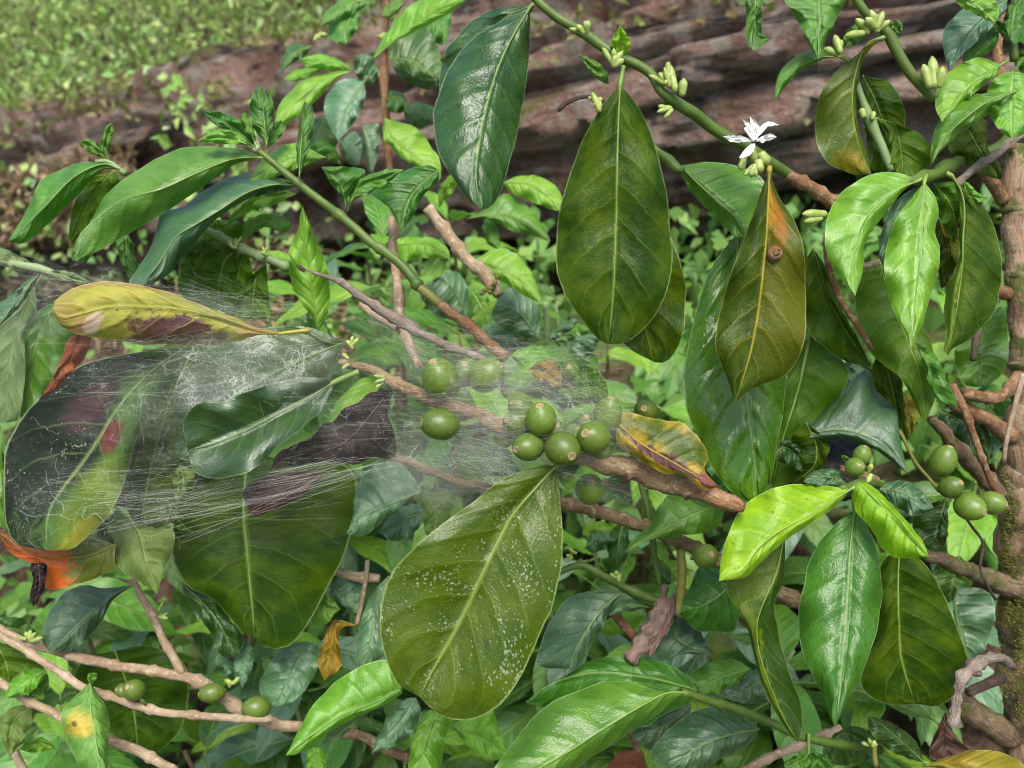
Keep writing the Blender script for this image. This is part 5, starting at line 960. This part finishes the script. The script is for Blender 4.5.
def sapling(px, py, d, hgt, n, mats, label, seed, size=(.07, .13), lean=.1):
    random.seed(seed); top = P(px, py, d); zb = zg(top.x, top.y + .03); base = Vector((top.x + random.uniform(-.03, .03), top.y + .03, zb))
    T = thing('coffee_sapling', label, 'young plant', base, 'young coffee plants')
    H = max(.12, top.z - zb); pth = [base + (top - base) * t + Vector((math.sin(t * 4 + seed), math.cos(t * 3 + seed), 0)) * .012 for t in [k / 12 for k in range(13)]]
    V, Fc, U = [], [], []; tube_geo(pth, [.0042 - .0026 * k / 12 for k in range(13)], 8, V, Fc, U, .1); mesh_obj('stem', V, Fc, M_gpale if seed % 2 else M_brown, T, base, U)
    for k in range(n):
        q = k // 2; t = 1 - (q / max(1, n / 2)) * min(.85, hgt / H) ; p = base + (top - base) * t
        az = q * 1.75 + (k % 2) * math.pi + random.uniform(-.3, .3) + seed; s_ = random.uniform(*size) * (.65 if q == 0 else 1)
        o = bpy.data.objects.new('leaf', random.choice(SM[random.choice(mats)])); C.objects.link(o); o.parent = T
        o.location = p - base + Vector((math.cos(az), math.sin(az), 0)) * .1 * s_; o.scale = (s_,) * 3
        o.rotation_euler = (random.uniform(-.35, .35), (-.75 if q == 0 else random.uniform(-.25, .45)), az)
DK, GR, LT = ('bushdark', 'bushgreen', 'bushteal'), ('bushgreen', 'bushdark', 'bushlight'), ('bushlight', 'bushgreen')
SAPS = [
 (600, 330, 1.0, .4, 18, LT, 'light green young plant seen between the two hanging olive leaves'), (690, 330, 1.15, .4, 16, LT, 'pale young plant in the dark hollow under the log, left of the yellowing leaf'),
 (470, 330, .95, .4, 18, DK, 'dark young plant behind the berry cluster and the ribbed sapling'), (330, 290, 1.0, .4, 18, DK, 'dark young plant behind the upright bright leaf'),
 (250, 590, .85, .35, 18, GR, 'young plant below the very large dark olive leaf'), (120, 600, .95, .35, 18, LT, 'pale young plant under the orange-tipped leaf'), (40, 560, .85, .3, 16, DK, 'dark young plant at the left edge below the web'),
 (60, 700, .8, .35, 18, GR, 'young plant behind the lowest bare twig'), (200, 740, .8, .3, 18, DK, 'dark young plant at the bottom, below the pair of berries'), (300, 620, .8, .35, 18, DK, 'bluish young plant left of the narrow bluish leaf'),
 (370, 660, .85, .35, 18, GR, 'green young plant behind the bright green folded leaf'), (400, 740, .75, .3, 16, GR, 'young plant at the bottom between the folded leaf and the speckled leaf'), (450, 500, .9, .4, 18, DK, 'dark young plant behind the web under the berries'),
 (590, 540, .82, .35, 20, DK, 'dark young plant behind the bare branch'), (560, 620, .85, .35, 20, DK, 'dark young plant right of the very large speckled leaf'), (650, 650, .85, .35, 18, GR, 'young plant behind the rolled dead leaf'),
 (730, 600, .85, .35, 18, DK, 'dark young plant behind the twisted drooping leaf'), (790, 660, .8, .35, 18, DK, 'bluish dark young plant between the drooping leaf and the sheen leaf'), (850, 740, .8, .3, 18, GR, 'young plant at the bottom below the hanging sheen leaf'),
 (940, 620, .85, .4, 20, DK, 'dark young plant left of the mossy trunk'), (980, 480, .95, .4, 18, GR, 'green young plant behind the big right berries'), (880, 560, .9, .4, 18, DK, 'dark young plant behind the broad olive leaf'), (960, 330, 1.05, .4, 18, LT, 'light green young plant behind the trunk fork'),
 (800, 430, .95, .4, 18, DK, 'dark young plant behind the olive leaf with the pale midrib'), (860, 260, 1.15, .4, 16, DK, 'dark young plant behind the arched bright leaf'), (530, 230, 1.2, .35, 14, GR, 'young plant in front of the log, left of the large olive hanging leaf'),
 (500, 320, .88, .4, 18, LT, 'green young plant right of the ribbed sapling, above the berries'), (565, 300, 1.0, .4, 18, DK, 'bluish young plant behind the left edge of the large olive hanging leaf'), (650, 380, .9, .4, 18, LT, 'light green young plant between the berries and the big rippled leaf'), (420, 250, 1.0, .4, 18, LT, 'light green young plant behind the straight pinkish twig'), (290, 400, .9, .4, 18, DK, 'dark young plant behind the web, above the black dead leaf'), (120, 400, .85, .3, 16, DK, 'dark young plant behind the half blackened leaf'),
 (450, 220, .98, .4, 18, LT, 'light green young plant beside the thick beige mossy twig'), (700, 270, 1.2, .35, 16, LT, 'pale young plant in the hollow under the log, behind the folded green leaf'), (380, 260, .95, .4, 18, GR, 'green young plant behind the dead grey twig'), (270, 240, 1.0, .35, 18, GR, 'green young plant behind the long bluish arching leaf'), (20, 640, .9, .3, 16, LT, 'light green young plant at the left edge above the bare twigs'), (660, 740, .85, .3, 16, LT, 'light green young plant under the leaves flecked with white'),
 (385, 240, .76, .35, 16, LT, 'light green young plant right behind the green stem of the left shoot'), (310, 270, .78, .35, 16, GR, 'green young plant behind the bright green leaf standing upright'), (460, 330, .76, .35, 16, LT, 'light green young plant just above the webbed berry pair'), (215, 250, .85, .3, 14, LT, 'light green young plant below the long arching leaves'),
 (170, 280, 1.2, .3, 12, LT, 'small pale young plant in the dry litter above the yellow leaf'), (600, 700, .9, .3, 14, LT, 'pale young plant hidden behind the large pale shining leaf'), (700, 760, .8, .3, 14, GR, 'young plant at the bottom edge under the white-flecked leaf')]
for i, (px, py, d, h_, n_, ms_, lb) in enumerate(SAPS): sapling(px, py, d, h_, n_, ms_, lb, 300 + i)
# grey lump of rotten wood behind the small berries
random.seed(3)
bm = bmesh.new(); bmesh.ops.create_icosphere(bm, subdivisions=5, radius=1)
c = P(822, 462, .60)
for v in bm.verts:
    q = v.co.copy(); v.co = Vector((q.x * .036, q.y * .03, q.z * .019)) * (1 + .25 * mn.noise(q * 1.5) + .1 * mn.noise(q * 5) + .06 * mn.noise(q * 14))
me = bpy.data.meshes.new('dead_wood'); bm.to_mesh(me); bm.free(); me.materials.append(simple('dark rotten wood', (.02, .02, .022), (.075, .07, .07), .9, 140, .002, .2)); me.polygons.foreach_set('use_smooth', [True] * len(me.polygons))
o = bpy.data.objects.new('rotten_stump', me); C.objects.link(o); o.location = c; tag(o, 'dark grey rough lump of dead wood behind the two small green berries', 'dead wood')
